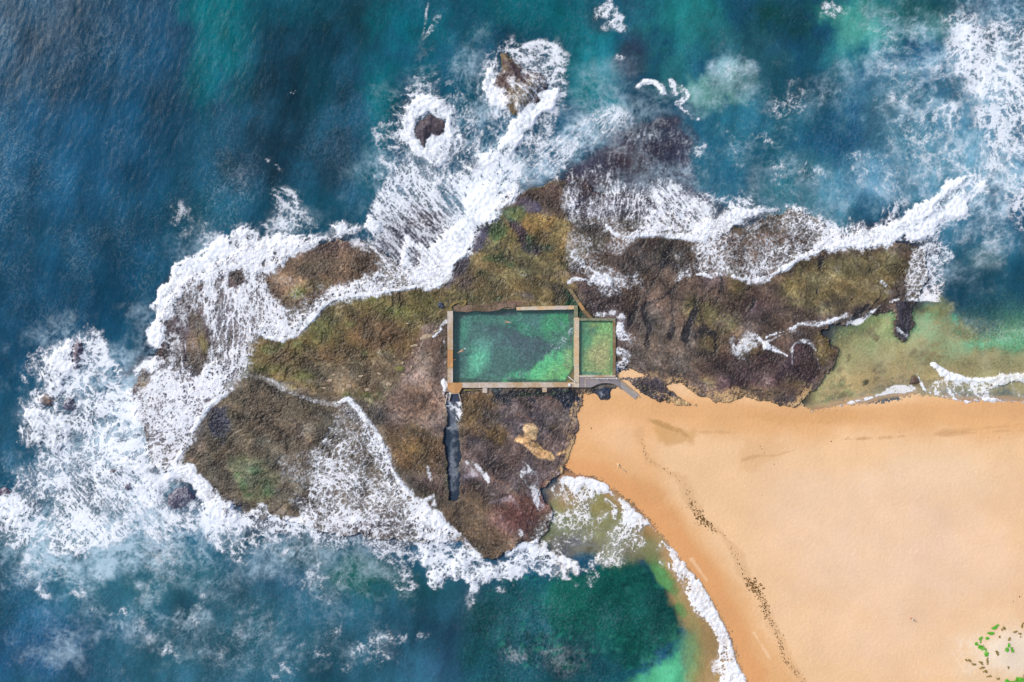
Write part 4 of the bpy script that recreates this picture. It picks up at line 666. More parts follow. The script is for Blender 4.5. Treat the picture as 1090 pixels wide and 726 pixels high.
# ---------------------------------------------------------------- height fields on the plan
def up2(a): # bilinear to half-unit spacing
    def ax(b):
        o = np.empty((b.shape[0] * 2 - 1,) + b.shape[1:], np.float32); o[::2] = b; o[1::2] = .5 * (b[1:] + b[:-1]); return o
    return ax(ax(a).swapaxes(0, 1)).swapaxes(0, 1)
U2 = up2(UU); V2 = up2(VV)
R2 = up2(D['R'])
sdS = sdist(SHORE, UU, VV); 
def sand_z(sd): 
    d = sd * S
    return np.where(d > 0, np.minimum(d * .028, 1.5) , np.maximum(d * .05, -3.0)).astype(np.float32)
ZS = sand_z(sdS) + .02 * N3 + .012 * samp(WN[0], UU*4, VV*4) + .03*samp(FS[2], UU*3, VV*3) * sstep(0, 60, sdS)
def rock_base(u, v):
    rid = np.abs(samp(BT[3], u*2.1, v*2.1)); rid2 = np.abs(samp(BT[4], u*5 + 3*samp(FS[0],u*3,v*3), v*5))
    tr, ed, jt = ledges(u, v)
    return .66 + .06*samp(FS[0], u*3, v*3) + .075*tr - .06*ed - .11*jt + .02*np.minimum(rid2, 1.) + .026*samp(FB[1], u*9, v*9) + .008*samp(WN[0], u*9, v*9)
g = D['RC'].mean(axis=2); gl = np.log(g + .01); gl = up2(gl); 
ZR = rock_base(U2, V2) + .02 * (samp(WN[1], U2*6, V2*6))
crk = up2(np.clip((.055 - g) / .04, 0, 1)); ZR -= .22 * crk
sand2 = up2(sdist(SAND, UU, VV)); zs2 = up2(ZS)
dpool = up2(sdist([(474,322),(618,322),(660,336),(660,408),(616,420),(474,420)], UU, VV))
ZR = np.where(dpool > -14, np.minimum(ZR, .82 + .02 * samp(WN[0], U2*9, V2*9)) * sstep(-14, 0, dpool) + ZR * (1 - sstep(-14, 0, dpool)), ZR)
chan = up2(Field(0.).line(1., [(482,420),(483,450),(483,480),(483,505),(482,528)], 9, amp=.6).a)
low = np.where(sand2 > -3, np.maximum(zs2 - .06, -1.6), -1.6); ZR = np.where(sand2 > 0, np.maximum(ZR - .15, zs2 + .05), ZR); ZR = low + (ZR - low) * sstep(.05, .75, R2)
zroot = np.maximum(ZR, -1.6)
F_ = D['F']; Fs = F_.copy()
for _ in range(5):
    Fs = (Fs + np.roll(Fs, 1, 0) + np.roll(Fs, -1, 0) + np.roll(Fs, 1, 1) + np.roll(Fs, -1, 1)) / 5
ZW = .10 * samp(FS[0], UU*2.5+.6*VV, VV*1.1) + .008 * samp(BT[0], UU*3+VV, VV*1.4) + .018 * samp(FB[2], UU*9+2*VV, VV*5) + .3 * sstep(.7, 1., Fs)
ZW *= sstep(25, -60, sdS) * .9 + .1
ZW = np.where(sdS > -40, ZW * sstep(0, -40, sdS), ZW)

# ---------------------------------------------------------------- mesh from a height field
def grid_object(name, mat, X, Y, Z, fmask, col, alpha=None):
    h, w = Z.shape
    idx = np.arange(h * w, dtype=np.int32).reshape(h, w)
    q = np.stack([idx[1:, :-1], idx[1:, 1:], idx[:-1, 1:], idx[:-1, :-1]], -1)[fmask].reshape(-1, 4)
    used = np.zeros(h * w, bool); used[q.ravel()] = True
    re = np.cumsum(used, dtype=np.int32) - 1; q = re[q]
    co = np.stack([X.ravel()[used], Y.ravel()[used], Z.ravel()[used]], -1).astype(np.float32)
    me = bpy.data.meshes.new(name); me.vertices.add(len(co)); me.vertices.foreach_set('co', co.ravel())
    me.loops.add(q.size); me.loops.foreach_set('vertex_index', q.ravel()); me.polygons.add(len(q))
    me.polygons.foreach_set('loop_start', np.arange(0, q.size, 4, dtype=np.int32))
    me.polygons.foreach_set('use_smooth', np.ones(len(q), bool))
    me.update(calc_edges=True)
    ca = me.color_attributes.new('Col', 'FLOAT_COLOR', 'POINT')
    c = np.ones((len(co), 4), np.float32); c[:, :3] = col.reshape(-1, 3)[used]
    if alpha is not None: c[:, 3] = alpha.ravel()[used]
    ca.data.foreach_set('color', c.ravel())
    me.materials.append(mat); o = bpy.data.objects.new(name, me); COL.objects.link(o); return o
def extend(a0, a1, n=50, g=1.16):            # plan coordinates that widen beyond the detailed site
    st = g ** np.arange(1, n + 1); off = np.cumsum(st)
    c = np.concatenate([(a0 - off)[::-1], np.arange(a0, a1 + 1), a1 + off]).astype(np.float32)
    r = np.abs(c - a0); span = a1 - a0; r = np.mod(r, 2 * span); r = np.where(r > span, 2 * span - r, r)
    return c, np.round(r).astype(np.int32)
uc, ui = extend(U0, U1); vc, vi = extend(V0, V1)
UE, VE = np.meshgrid(uc, vc); IX = np.ix_(vi, ui)
XE, YE = X_(UE), Y_(VE)
sdE = sdist(SAND, UE, VE); shE = sdist(SHORE, UE, VE)
far = np.maximum(np.maximum(U0 - UE, UE - U1), np.maximum(V0 - VE, VE - V1)) > 0
cell = lambda a: a[:-1, :-1]
# seabed under everything
zb = np.where(shE > 0, -.6, -np.clip(-shE * S * .03, 1.8, 6)) - .2
bedcol = np.broadcast_to(lin((120,130,104)) / KEXP, UE.shape + (3,)) * (1 + .2 * samp(FB[0], UE, VE))[..., None]
sb = grid_object('seabed', M_BED, XE[::2, ::2], YE[::2, ::2], zb[::2, ::2] - .3, np.ones((len(vc[::2]) - 1, len(uc[::2]) - 1), bool), np.ascontiguousarray(bedcol[::2, ::2])); tag(sb, kind='structure')
# sand
zsE = np.where(far, sand_z(shE), ZS[IX])
sm = sdE > -2
fm = cell(sm)
so = grid_object('beach_sand', M_SAND, XE, YE, zsE, fm, D['SC'][IX] / KEXP); tag(so, kind='structure')
# pools cut out of the water and the shelf
def inpool(u, v): return ((u > 480) & (u < 613) & (v > 329) & (v < 409)) | ((u > 613) & (u < 654) & (v > 340) & (v < 400))
# rock shelf
base_rgb = D['RC']
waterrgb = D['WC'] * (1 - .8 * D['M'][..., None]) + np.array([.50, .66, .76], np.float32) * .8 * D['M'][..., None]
op1 = D['op']
white = np.array([.88, .90, .94], np.float32)
film = (np.clip(op1, 0, .5))[..., None]
snd = Field(0.).line(1., [(655,396),(700,402),(745,417),(790,427),(850,434),(862,412)], 9, amp=3.5).line(1., [(660,404),(690,414),(712,428),(740,433)], 5, amp=2.).line(1., [(622,424),(616,440),(608,458),(611,475),(600,494),(590,512)], 7, amp=3.).a * sstep(-.2, .7, samp(WN[0], UU*5, VV*5) + samp(FB[1], UU*8, VV*8)) * .85
base_rgb = base_rgb * (1 - snd[..., None]) + lin((206,170,122)) * snd[..., None]
rk = up2(base_rgb * (1 - film * .9) + white * film * .9)
fine = np.exp(.06 * samp(WN[1], U2 * 8, V2 * 8) + .07 * samp(FB[1], U2 * 20, V2 * 20))[..., None]
fm = (R2[:-1, :-1] > .04) & ~inpool(U2[:-1, :-1], V2[:-1, :-1]) & ~inpool(U2[1:, 1:], V2[1:, 1:])
ro = grid_object('rock_shelf', M_ROCK, X_(U2), Y_(V2), ZR, fm, rk * fine / KEXP); tag(ro, kind='structure')
# water
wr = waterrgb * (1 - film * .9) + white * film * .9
al = np.maximum(D['WA'], film[..., 0] * 1.1); al = np.minimum(al, 1)
fmw = ~(cell(inpool(UE, VE)) & ~cell(far)) & ~(cell(shE) > 40)
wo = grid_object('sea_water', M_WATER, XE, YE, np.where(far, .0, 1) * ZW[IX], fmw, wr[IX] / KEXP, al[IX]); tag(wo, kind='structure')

# ---------------------------------------------------------------- loose sea rocks
def lab(o, l, c, g=None): return tag(o, l, c, g)
zsep = np.full(U2.shape, -5., np.float32); csep = np.zeros(U2.shape + (3,), np.float32)
def sea_rock(pts, h, c1, c2, label, group=None, rough=.3, seed=0, name='sea_rock'):
    p = np.array(pts, float); m = 5
    i0, i1 = int((p[:, 0].min() - m - U0) * 2), int((p[:, 0].max() + m - U0) * 2) + 1
    j0, j1 = int((p[:, 1].min() - m - V0) * 2), int((p[:, 1].max() + m - V0) * 2) + 1
    i0 = max(i0, 0); j0 = max(j0, 0); sl = (slice(j0, j1), slice(i0, i1)); U, V = U2[sl], V2[sl]
    sd = sdist(pts, U, V) + 1.0 * samp(FB[0], U * 8 + seed, V * 8) 
    w = max(3., min(p[:, 0].ptp(), p[:, 1].ptp()) * .32) if hasattr(p[:, 0], 'ptp') else max(3., min(np.ptp(p[:, 0]), np.ptp(p[:, 1])) * .32)
    z = -1.2 + (h + 1.2) * np.clip((sd + 3) / (w + 3), 0, 1) ** .6 + (rough * .35 * samp(FB[0], U * 12 + seed, V * 12) + rough * .5 * samp(FS[2], U * 9 + seed, V * 9)) * sstep(-2, 4, sd)
    k = sstep(-.5, 1., samp(FB[3], U * 7 + seed, V * 7))[..., None]
    c = lin(c1) * (1 - k) + lin(c2) * k; c = c * np.exp(.22 * samp(WN[0], U * 8, V * 8))[..., None]
    fo = up2(D['op'])[sl]; q = np.clip(fo, 0, .45)[..., None]; cc = c * (1 - q) + white * q
    # its own base at the middle of the rock
    cu, cv = p[:, 0].mean(), p[:, 1].mean()
    o = grid_object(name, M_ROCK, X_(U) - X_(cu), Y_(V) - Y_(cv), z, (sd > -3)[:-1, :-1], cc / KEXP); o.location = (X_(cu), Y_(cv), 0)
    zsep[sl] = np.maximum(zsep[sl], np.where(sd > -3, z, -5)); csep[sl] = np.where((sd > -3)[..., None], c, csep[sl])
    return lab(o, label, 'rock', group)
def ring(cx, cy, rx, ry, ang=0, n=12, seed=1, j=.18):
    r = np.random.default_rng(seed); a = math.radians(ang); out = []
    for i in range(n):
        t = i / n * 2 * math.pi; k = 1 + r.uniform(-j, j); x, y = rx * k * math.cos(t), ry * k * math.sin(t)
        out.append((cx + x * math.cos(a) - y * math.sin(a), cy + x * math.sin(a) + y * math.cos(a)))
    return out
sea_rock([(438,138),(446,127),(452,123),(458,118),(466,124),(473,128),(475,134),(474,141),(467,145),(460,144),(456,150),(451,159),(446,150),(441,146)], 1.7, (70,62,72), (92,80,82), 'small dark grey sea rock ringed by a collar of white surf', seed=10, rough=.35)
sea_rock([(532,56),(540,55),(550,62),(558,68),(566,72),(578,80),(583,92),(575,106),(562,114),(556,126),(546,123),(540,114),(532,104),(525,92),(524,84),(533,74)], 2.2, (80,62,62), (116,98,72), 'larger brown sea rock with white water running down its lower right side', seed=44, rough=.5)
sea_rock(ring(82,376,7,17,10,seed=3), .8, (92,74,92), (110,92,100), 'narrow purple rock at the top of the big western breaker', seed=5)
sea_rock(ring(49,427,8,5,0,seed=4), .9, (116,84,64), (96,84,84), 'small reddish rock breaking through the left edge of the western foam', seed=6)
sea_rock(ring(73,432,8,8,0,seed=5), .8, (66,66,88), (90,84,100), 'small blue-grey rock inside the western foam, just right of the reddish one', seed=7)
sea_rock(ring(121,501,7,4,-30,seed=6), .5, (110,96,104), (84,76,92), 'small grey rock awash above the swirl of foam in the lower left surf', seed=8)
sea_rock(ring(136,518,7,6,0,seed=7), .6, (92,84,104), (76,72,92), 'small purple-grey rock wrapped by a curl of foam in the lower left surf', seed=9)
sea_rock(ring(190,529,16,12,-20,seed=8), .7, (64,62,86), (88,84,100), 'dark slate rock hump with foam combed over it below the rock shelf corner', seed=19)
sea_rock(ring(3,523,11,6,-10,seed=9), .5, (84,68,88), (66,60,80), 'purple rock half awash at the left edge of the picture', seed=21)
sea_rock(ring(924,407,5,3,-40,seed=12), -.02, (58,52,46), (80,70,56), 'dark weedy rock in the shallows just off the sand', seed=23, rough=.15)
sea_rock(ring(975,405,6,5,-10,seed=13), .12, (70,58,50), (96,76,62), 'flat brown rock at the water edge where the thin swash line begins', seed=25, rough=.15)

# ---------------------------------------------------------------- foam
f2 = up2(D['F']); ks2 = [up2(k) for k in D['K']]
sel = f2 > .012; T2 = np.zeros_like(f2); T2[sel] = D['tex_at'](U2[sel], V2[sel], [k[sel] for k in ks2])
op2, e2 = foam_opacity(T2, f2)
zw2 = up2(ZW); surf = np.maximum(np.maximum(zw2, ZR), zsep); surf = np.maximum(surf, np.where(sand2 > -2, zs2, -5))
sm_ = surf.copy()
sm_ = sm_[::2, ::2]
for _ in range(14): sm_ = (sm_ + np.roll(sm_, 1, 0) + np.roll(sm_, -1, 0) + np.roll(sm_, 1, 1) + np.roll(sm_, -1, 1)) / 5
surf = np.maximum(surf, up2(sm_))
lump = samp(FB[0], U2 * 7, V2 * 7) * .5 + samp(BT[1], U2 * 4, V2 * 4) * .35
zf = surf + .035 + .05 * sstep(0, .5, e2) * (.3 + f2) + .20 * sstep(.55, .95, up2(Fs)) * (1 + .45 * lump) + .03 * samp(FB[1], U2*16, V2*16) * sstep(.3, 1, f2)
under = up2(waterrgb); rm = sstep(.3, .6, R2)[..., None]; under = under * (1 - rm) + up2(D['RC']) * rm
mm = (zsep > zw2)[..., None]; under = np.where(mm, csep, under)
sandu = ((sand2 > 0) & (R2 < .3))[..., None]; under = np.where(sandu, under * .5 + up2(D['SC']) * .5, under)
o_ = (op2 * .97)[..., None]; fcol = under * (1 - o_) + white * o_
thr = (op2 > .36) & (f2 > .012)
quad = (thr[:-1, :-1].astype(np.int8) + thr[1:, :-1] + thr[:-1, 1:] + thr[1:, 1:]) >= 3
quad &= ~(inpool(U2, V2)[:-1, :-1])
fo = grid_object('surf_foam', M_FOAM, X_(U2), Y_(V2), zf, quad, np.clip(fcol * (1 + .08 * o_), 0, .96) / KEXP)
tag(fo, 'white lacy foam of the breaking waves, around and over the rock shelf', 'sea foam', kind='stuff')

# ---------------------------------------------------------------- mesh helpers for built things
def link(name, bm, mat, parent=None, smooth=False):
    me = bpy.data.meshes.new(name); bm.to_mesh(me); bm.free()
    if smooth: me.polygons.foreach_set('use_smooth', np.ones(len(me.polygons), bool))
    me.materials.append(mat); o = bpy.data.objects.new(name, me); COL.objects.link(o)
    if parent is not None: o.parent = parent
    return o
def empty(name, u, v, z=0.):
    o = bpy.data.objects.new(name, None); o.location = (X_(u), Y_(v), z); o.empty_display_size = .5; COL.objects.link(o); return o
def prism(bm, pts, z0, z1, org=(0, 0), bev=.03, sub=0, jit=0., rg=None):
    """extrude a plan outline; returns nothing.  pts in plan units."""
    P = [(X_(u) - org[0], Y_(v) - org[1]) for u, v in pts]
    A = sum(P[i][0] * P[(i+1) % len(P)][1] - P[(i+1) % len(P)][0] * P[i][1] for i in range(len(P)))
    if A < 0: P = P[::-1]
    if sub:
        Q = []
        for i in range(len(P)):
            a, b = Vector(P[i]), Vector(P[(i+1) % len(P)]); n = max(1, int((b - a).length / sub))
            for k in range(n):
                q = a.lerp(b, k / n)
                if k and jit: q = q + Vector((rg.uniform(-jit, jit), rg.uniform(-jit, jit)))
                Q.append(tuple(q))
        P = Q
    lo = [bm.verts.new((x, y, z0)) for x, y in P]; hi = [bm.verts.new((x, y, z1)) for x, y in P]
    n = len(P); top = bm.faces.new(hi); bm.faces.new(lo[::-1])
    for i in range(n): bm.faces.new((lo[i], lo[(i+1) % n], hi[(i+1) % n], hi[i]))
    if bev: bmesh.ops.bevel(bm, geom=list(top.edges), offset=bev, segments=2, affect='EDGES')
def tube(bm, pts, r, n=8):
    pts = [Vector(p) for p in pts]
    rings = []
    for i, p in enumerate(pts):
        d = (pts[min(i+1, len(pts)-1)] - pts[max(i-1, 0)]).normalized(); a = d.orthogonal().normalized(); b = d.cross(a)
        rings.append([bm.verts.new(p + (a * math.cos(t) + b * math.sin(t)) * r) for t in [k * 2 * math.pi / n for k in range(n)]])
    for A, B in zip(rings, rings[1:]):
        for k in range(n): bm.faces.new((A[k], A[(k+1) % n], B[(k+1) % n], B[k]))
    bm.faces.new(rings[0][::-1]); bm.faces.new(rings[-1])
rg = np.random.default_rng(5)
M_CON_TAN = plain('concrete_tan', (214,180,138), .85, 2.2, .74, 1.15, (206,192,170), .35)
M_CON_GREY = plain('concrete_pale', (206,192,178), .85, 2.5, .72, 1.12, (190,160,124), .22)
M_CON_RUST = plain('concrete_rusty', (206,158,106), .85, 3., .75, 1.15, (190,140,92), .6)
M_CON_MOSS = plain('concrete_mossy', (140,140,116), .9, 3., .7, 1.2, (120,124,92), .8)
M_CON_DARK = plain('concrete_weathered', (150,138,112), .9, 3., .7, 1.2, (128,104,74), .5)
M_RAMP = plain('concrete_ramp_grey', (150,142,142), .9, 2.5, .85, 1.1, (138,130,132), .4)
M_METAL = plain('painted_metal', (236,236,240), .4, 4, .95, 1.03)
M_TOPE = plain('weedy_steps', (104,110,74), .8, 4, .7, 1.2)
ZT = 1.08; ZWAT = .84
# main pool
pool = empty('ocean_pool', 547, 370); lab(pool, 'large rectangular sea pool with tan concrete walls cut into the rock shelf', 'pool'); po = (pool.location.x, pool.location.y)
def wall(parent, name, pts, mat, z1=ZT, z0=-1., label=None, org=None, bev=.04):
    bm = bmesh.new(); prism(bm, pts, z0, z1, org or (parent.location.x, parent.location.y), bev, .9, .03, rg); o = link(name, bm, mat, parent)
    if label: o['label'] = label
    return o
wall(pool, 'wall', [(476.3,331),(482.3,331),(482.3,372.2),(476.6,372.2)], M_CON_GREY, label='pale left pool wall')
wall(pool, 'wall', [(476.6,372.2),(482.3,372.2),(482.3,391),(476.6,391)], M_CON_RUST, ZT - .004, label='rusty patch of the left pool wall')
wall(pool, 'wall', [(476.6,391),(482.3,391),(482.3,407.3),(476.6,407.3)], M_CON_GREY, label='lower end of the left pool wall')
wall(pool, 'wall', [(492,407.2),(610.9,406.8),(610.9,412),(492,412.8)], M_CON_GREY, label='long pale lower pool wall')
wall(pool, 'wall', [(476.5,407.3),(492,407.2),(492,412.8),(489,418.2),(480,418.2),(476.5,413)], M_CON_RUST, ZT + .05, label='rust-stained corner slab above the outlet')
wall(pool, 'wall', [(611,338.2),(616.2,338.2),(616.2,407),(611,407)], M_CON_TAN, ZT + .03, label='tan wall between the two pools')
wall(pool, 'wall', [(607,407),(616.4,407),(616.4,412.2),(610.9,412.2),(610.9,409),(607,409)], M_CON_TAN, ZT + .035)
wall(pool, 'wall', [(611,325.3),(614.8,325.3),(615.2,338.2),(611,338.2)], M_CON_MOSS, ZT, label='greenish-grey top end of the right pool wall')
wall(pool, 'wall', [(549.6,326.9),(611,325.2),(611,329.4),(549.8,330.4)], M_CON_TAN, ZT, label='tan upper pool wall')
wall(pool, 'wall', [(590,325.75),(605,325.35),(605,329.5),(590,329.75)], M_CON_GREY, ZT + .012, bev=.01)
wall(pool, 'buttress', [(513.8,412.9),(518.8,412.9),(518.8,418.2),(513.8,418.2)], M_CON_GREY, ZT - .06)
wall(pool, 'buttress', [(577.2,412.4),(582.2,412.4),(582.2,417.4),(577.2,417.4)], M_CON_GREY, ZT - .06)
bm = bmesh.new(); tube(bm, [(X_(494)-po[0], Y_(415.2)-po[1], .9), (X_(511)-po[0], Y_(415.4)-po[1], .9)], .12); link('pipe', bm, plain('weedy_pipe', (138,128,78), .8, 5), pool, True)
bm = bmesh.new(); prism(bm, [(611,389.5),(611,407),(600,407)], -.8, ZWAT - .12, po, .03); link('corner_step', bm, M_TOPE, pool)
bm = bmesh.new(); prism(bm, [(611,394),(611,407),(603,407)], -.8, ZWAT + .01, po, .03); link('corner_step', bm, plain('brown_step', (124,112,72), .8, 4), pool)
bm = bmesh.new(); 
for dz, dd in ((1.75, 0), ):
    for du, dv in ((0, 0), (1.2, -1.2)):
        a = (X_(604.8 + du*0) - po[0], Y_(400.6 + dv*0) - po[1]); b = (X_(611.6) - po[0], Y_(406.4) - po[1])
tube(bm, [(a[0], a[1], ZWAT - .5), (a[0], a[1], 1.6), (b[0], b[1], 1.95), (b[0], b[1], ZT)], .07)
link('handrail', bm, M_METAL, pool, True)
bm = bmesh.new(); prism(bm, [(604.8,408),(607,408),(607,411),(604.8,411)], ZT, ZT + .35, po, .03); link('mounting_block', bm, M_METAL, pool)
# floors
def floor(name, rect, z, parent, colf):
    x0, y0, x1, y1 = rect; n = 4
    uu, vv = np.meshgrid(np.arange(x0, x1 + .01, .25), np.arange(y0, y1 + .01, .25))
    def smp(a):
        fx = uu - U0; fy = vv - V0; i = fx.astype(int); j = fy.astype(int); fx = (fx - i)[..., None]; fy = (fy - j)[..., None]
        return (a[j, i] * (1 - fx) + a[j, i+1] * fx) * (1 - fy) + (a[j+1, i] * (1 - fx) + a[j+1, i+1] * fx) * fy
    zz = z + .06 * samp(FB[1], uu * 12, vv * 12)
    o = grid_object(name, M_FLOOR, X_(uu) - parent.location.x, Y_(vv) - parent.location.y, zz, np.ones((uu.shape[0]-1, uu.shape[1]-1), bool), smp(colf) / KEXP * np.exp(.06 * samp(WN[1], uu*12, vv*12))[..., None]); o.parent = parent; return o
PCOL = pool_colour().a
floor('pool_floor', (482, 328, 611.5, 407.5), -.7, pool, PCOL)
kids = empty('paddling_pool', 635, 370); lab(kids, 'small shallow green pool with thin concrete walls, right of the large pool', 'pool')
floor('pool_floor', (616, 341, 652.5, 399.6), .25, kids, PCOL)
wall(kids, 'wall', [(616.2,338.8),(655,338.8),(655,341.4),(616.2,341.4)], M_CON_MOSS, ZT - .02, label='mossy upper wall of the small pool')
wall(kids, 'wall', [(652,341.4),(655,341.4),(655,399.4),(652,399.4)], M_CON_DARK, ZT - .03, label='brown right wall of the small pool')
wall(kids, 'wall', [(616.2,399.4),(655,399.4),(655,401.2),(616.2,401.2)], M_CON_GREY, ZT - .02, label='pale lower wall of the small pool')
# pool water
PF = pool_foam().a
def pool_sheet(name, rect):
    x0, y0, x1, y1 = rect
    uu, vv = np.meshgrid(np.arange(x0, x1 + .01, .5), np.arange(y0, y1 + .01, .5))
    zz = ZWAT + .025 * samp(FB[0], uu * 9, vv * 9)
    c = np.broadcast_to(lin((96,128,122)) / KEXP, uu.shape + (3,))
    o = grid_object(name, M_POOLW, X_(uu), Y_(vv), zz, np.ones((uu.shape[0]-1, uu.shape[1]-1), bool), np.ascontiguousarray(c)); return tag(o, kind='structure')
pool_sheet('pool_water', (481.8, 328, 611.3, 407.4)); pool_sheet('pool_water', (616, 341, 652.3, 399.6))
uu, vv = np.meshgrid(np.arange(483, 611, .4), np.arange(331, 407, .4)); pf = PF[(np.round(vv) - V0).astype(int), (np.round(uu) - U0).astype(int)]
tt = lace(uu, vv, 3.6, 'pf'); m4 = (tt > 1 - pf)
q4 = (m4[:-1, :-1].astype(int) + m4[1:, :-1] + m4[:-1, 1:] + m4[1:, 1:]) >= 3
cc = lin((70,120,110)) + (white - lin((70,120,110))) * (np.clip(.12 + 1.3 * (tt - 1 + pf), 0, .8) * (.5 + .6 * pf))[..., None]
o = grid_object('pool_foam', M_FOAM, X_(uu), Y_(vv), ZWAT + .07 + .05 * pf, q4, cc / KEXP); tag(o, 'thin flecks of foam drifting across the large pool', 'sea foam', kind='stuff')
# ragged natural ledge closing the upper left of the pool
def slab_rock(name, pts, z0, z1, mat, label, cat, group=None, sub=.5, jit=.12, bev=.08):
    p = np.array(pts, float); cu, cv = p.mean(0); bm = bmesh.new()
    prism(bm, pts, z0, z1, (X_(cu), Y_(cv)), bev, sub, jit, rg)
    bmesh.ops.triangulate(bm, faces=[f for f in bm.faces if len(f.verts) > 4])
    o = link(name, bm, mat); o.location = (X_(cu), Y_(cv), 0)
    for v in o.data.vertices:
        if v.co.z > z1 - bev * 1.5: v.co.z += rg.uniform(-.04, .06)
    return lab(o, label, cat, group)
slab_rock('rock_ledge', [(482.5,327),(488,324),(500,325),(512,325),(524,323.5),(536,323),(549,322.5),(549.6,327.5),(545,328.2),(540,326.8),(536,327.4),(532,330),(524,331.2),(514,331.6),(505,331),(497,332.4),(490,331.4),(483,331.5)], -1., .95, plain('ledge_rock', (96,80,60), .85, 3., .45, 1.5, (130,108,92), .5, bs=.8, bd=.08), 'ragged brown natural rock ledge closing the top left side of the large pool', 'rock ledge')
slab_rock('curved_kerb', [(477,330.6),(477.2,327),(479.8,323.6),(484,321.4),(490,320.2),(496,319.2),(497.2,320.6),(496.4,323.6),(494.4,325.8),(489,326.4),(488.6,325.2),(493.6,324.2),(495,321.4),(490,322.2),(485,323.2),(481.6,325.4),(480.4,328),(482.2,330.6)], .2, 1.0, plain('kerb_concrete', (140,122,76), .9, 4., .7, 1.25, (120,110,64), .7), 'low curved mossy kerb at the upper left corner of the large pool', 'kerb')
# outlet box with its pale frame
ob = empty('outlet_channel', 484, 421); lab(ob, 'small concrete overflow outlet frame below the lower left pool corner', 'outlet'); oo = (ob.location.x, ob.location.y)
bm = bmesh.new()
for a, b in (((474.2,430),(476.2,418.6)), ((478,427),(480,419)), ((480,418.8),(488.5,418.8)), ((488.5,418.8),(491,428))):
    d = Vector((b[0]-a[0], b[1]-a[1])).normalized(); n = Vector((-d.y, d.x)) * .45
    prism(bm, [(a[0]+n.x,a[1]+n.y),(b[0]+n.x,b[1]+n.y),(b[0]-n.x,b[1]-n.y),(a[0]-n.x,a[1]-n.y)], .0, .98, oo, .02)
link('frame', bm, M_CON_GREY, ob)
bm = bmesh.new(); prism(bm, [(480.8,419.4),(488,419.4),(490,427),(479,427)], -.1, .5, oo, .02); link('chute', bm, plain('wet_chute', (60,66,86), .4, 5), ob)
# ramp
rp = empty('access_ramp', 640, 408); lab(rp, 'grey concrete ramp landing stepping down from the pools to the sand', 'ramp'); ro_ = (rp.location.x, rp.location.y)
arch = [(616.6,401.4),(655.2,401.4),(659.5,405.6),(659.6,413.4),(656.5,410.4),(652,408.2),(646,407.6),(640,407.8),(635,409.2),(631,411.6),(628,412.4),(616.6,412.4)]
bm = bmesh.new(); prism(bm, arch, .3, ZT - .03, ro_, .03); link('landing', bm, M_RAMP, rp)
bm = bmesh.new(); prism(bm, [(622.4,402.6),(655,402.2),(655,403),(622.4,403.4)], ZT - .03, ZT + .09, ro_, .02); prism(bm, [(622.4,402.6),(623.2,402.6),(623.2,412),(622.4,412)], ZT - .03, ZT + .06, ro_, .02); link('kerb_strip', bm, M_CON_GREY, rp)
def slope(bm, A, B, w, z0, z1, th):
    a = Vector((X_(A[0]) - ro_[0], Y_(A[1]) - ro_[1])); b = Vector((X_(B[0]) - ro_[0], Y_(B[1]) - ro_[1])); n = (b - a).normalized(); n = Vector((-n.y, n.x)) * w * S / 2
    vs = [bm.verts.new((*(p), z)) for p, z in ((a+n, z0), (b+n, z1), (b-n, z1), (a-n, z0), (a+n, z0-th), (b+n, z1-th), (b-n, z1-th), (a-n, z0-th))]
    for f in ((3,2,1,0),(4,5,6,7),(0,1,5,4),(1,2,6,5),(2,3,7,6),(3,0,4,7)): bm.faces.new([vs[i] for i in f])
    bmesh.ops.recalc_face_normals(bm, faces=bm.faces)
bm = bmesh.new(); slope(bm, (656.6,405.6), (678.2,422.6), 6.6, ZT - .04, .42, .9); link('ramp_slope', bm, plain('ramp_slope_grey', (164,156,152), .9, 2.5, .85, 1.12), rp)
bm = bmesh.new(); slope(bm, (655.4,401.6), (680.6,422.4), .9, ZT + .12, .6, .9); link('kerb_strip', bm, M_CON_GREY, rp)
for u in (635.4, 646.0, 655.6):
    bm = bmesh.new(); tube(bm, [(X_(u)-ro_[0], Y_(402.8)-ro_[1], ZT), (X_(u)-ro_[0], Y_(402.8)-ro_[1], ZT + .95)], .09)
    bmesh.ops.create_uvsphere(bm, u_segments=8, v_segments=6, radius=.16, matrix=Matrix.Translation((X_(u)-ro_[0], Y_(402.8)-ro_[1], ZT + 1.0))); link('rail_post', bm, M_METAL, rp, True)
bm = bmesh.new(); tube(bm, [(X_(635.4)-ro_[0], Y_(402.8)-ro_[1], ZT + .9), (X_(655.6)-ro_[0], Y_(402.8)-ro_[1], ZT + .9), (X_(657)-ro_[0], Y_(403.6)-ro_[1], ZT + .85)], .03); link('rail', bm, M_METAL, rp, True)
# diagonal sea wall above the small pool
dw = empty('sea_wall', 617, 324); lab(dw, 'narrow slanting concrete wall running up from the small pool between moss and rock', 'wall')
wall(dw, 'wall_section', [(604.6,308),(608.6,308),(617.8,322),(614.2,322.4)], M_CON_DARK, 1.1)
wall(dw, 'wall_section', [(614.2,322.4),(617.8,322),(622.6,329.2),(619.6,331)], plain('concrete_rust_patch', (176,138,92), .9, 3., .8, 1.15), 1.095)
wall(dw, 'wall_section', [(619.6,331),(622.6,329.2),(631.4,338.8),(626.6,338.8)], M_CON_DARK, 1.1)
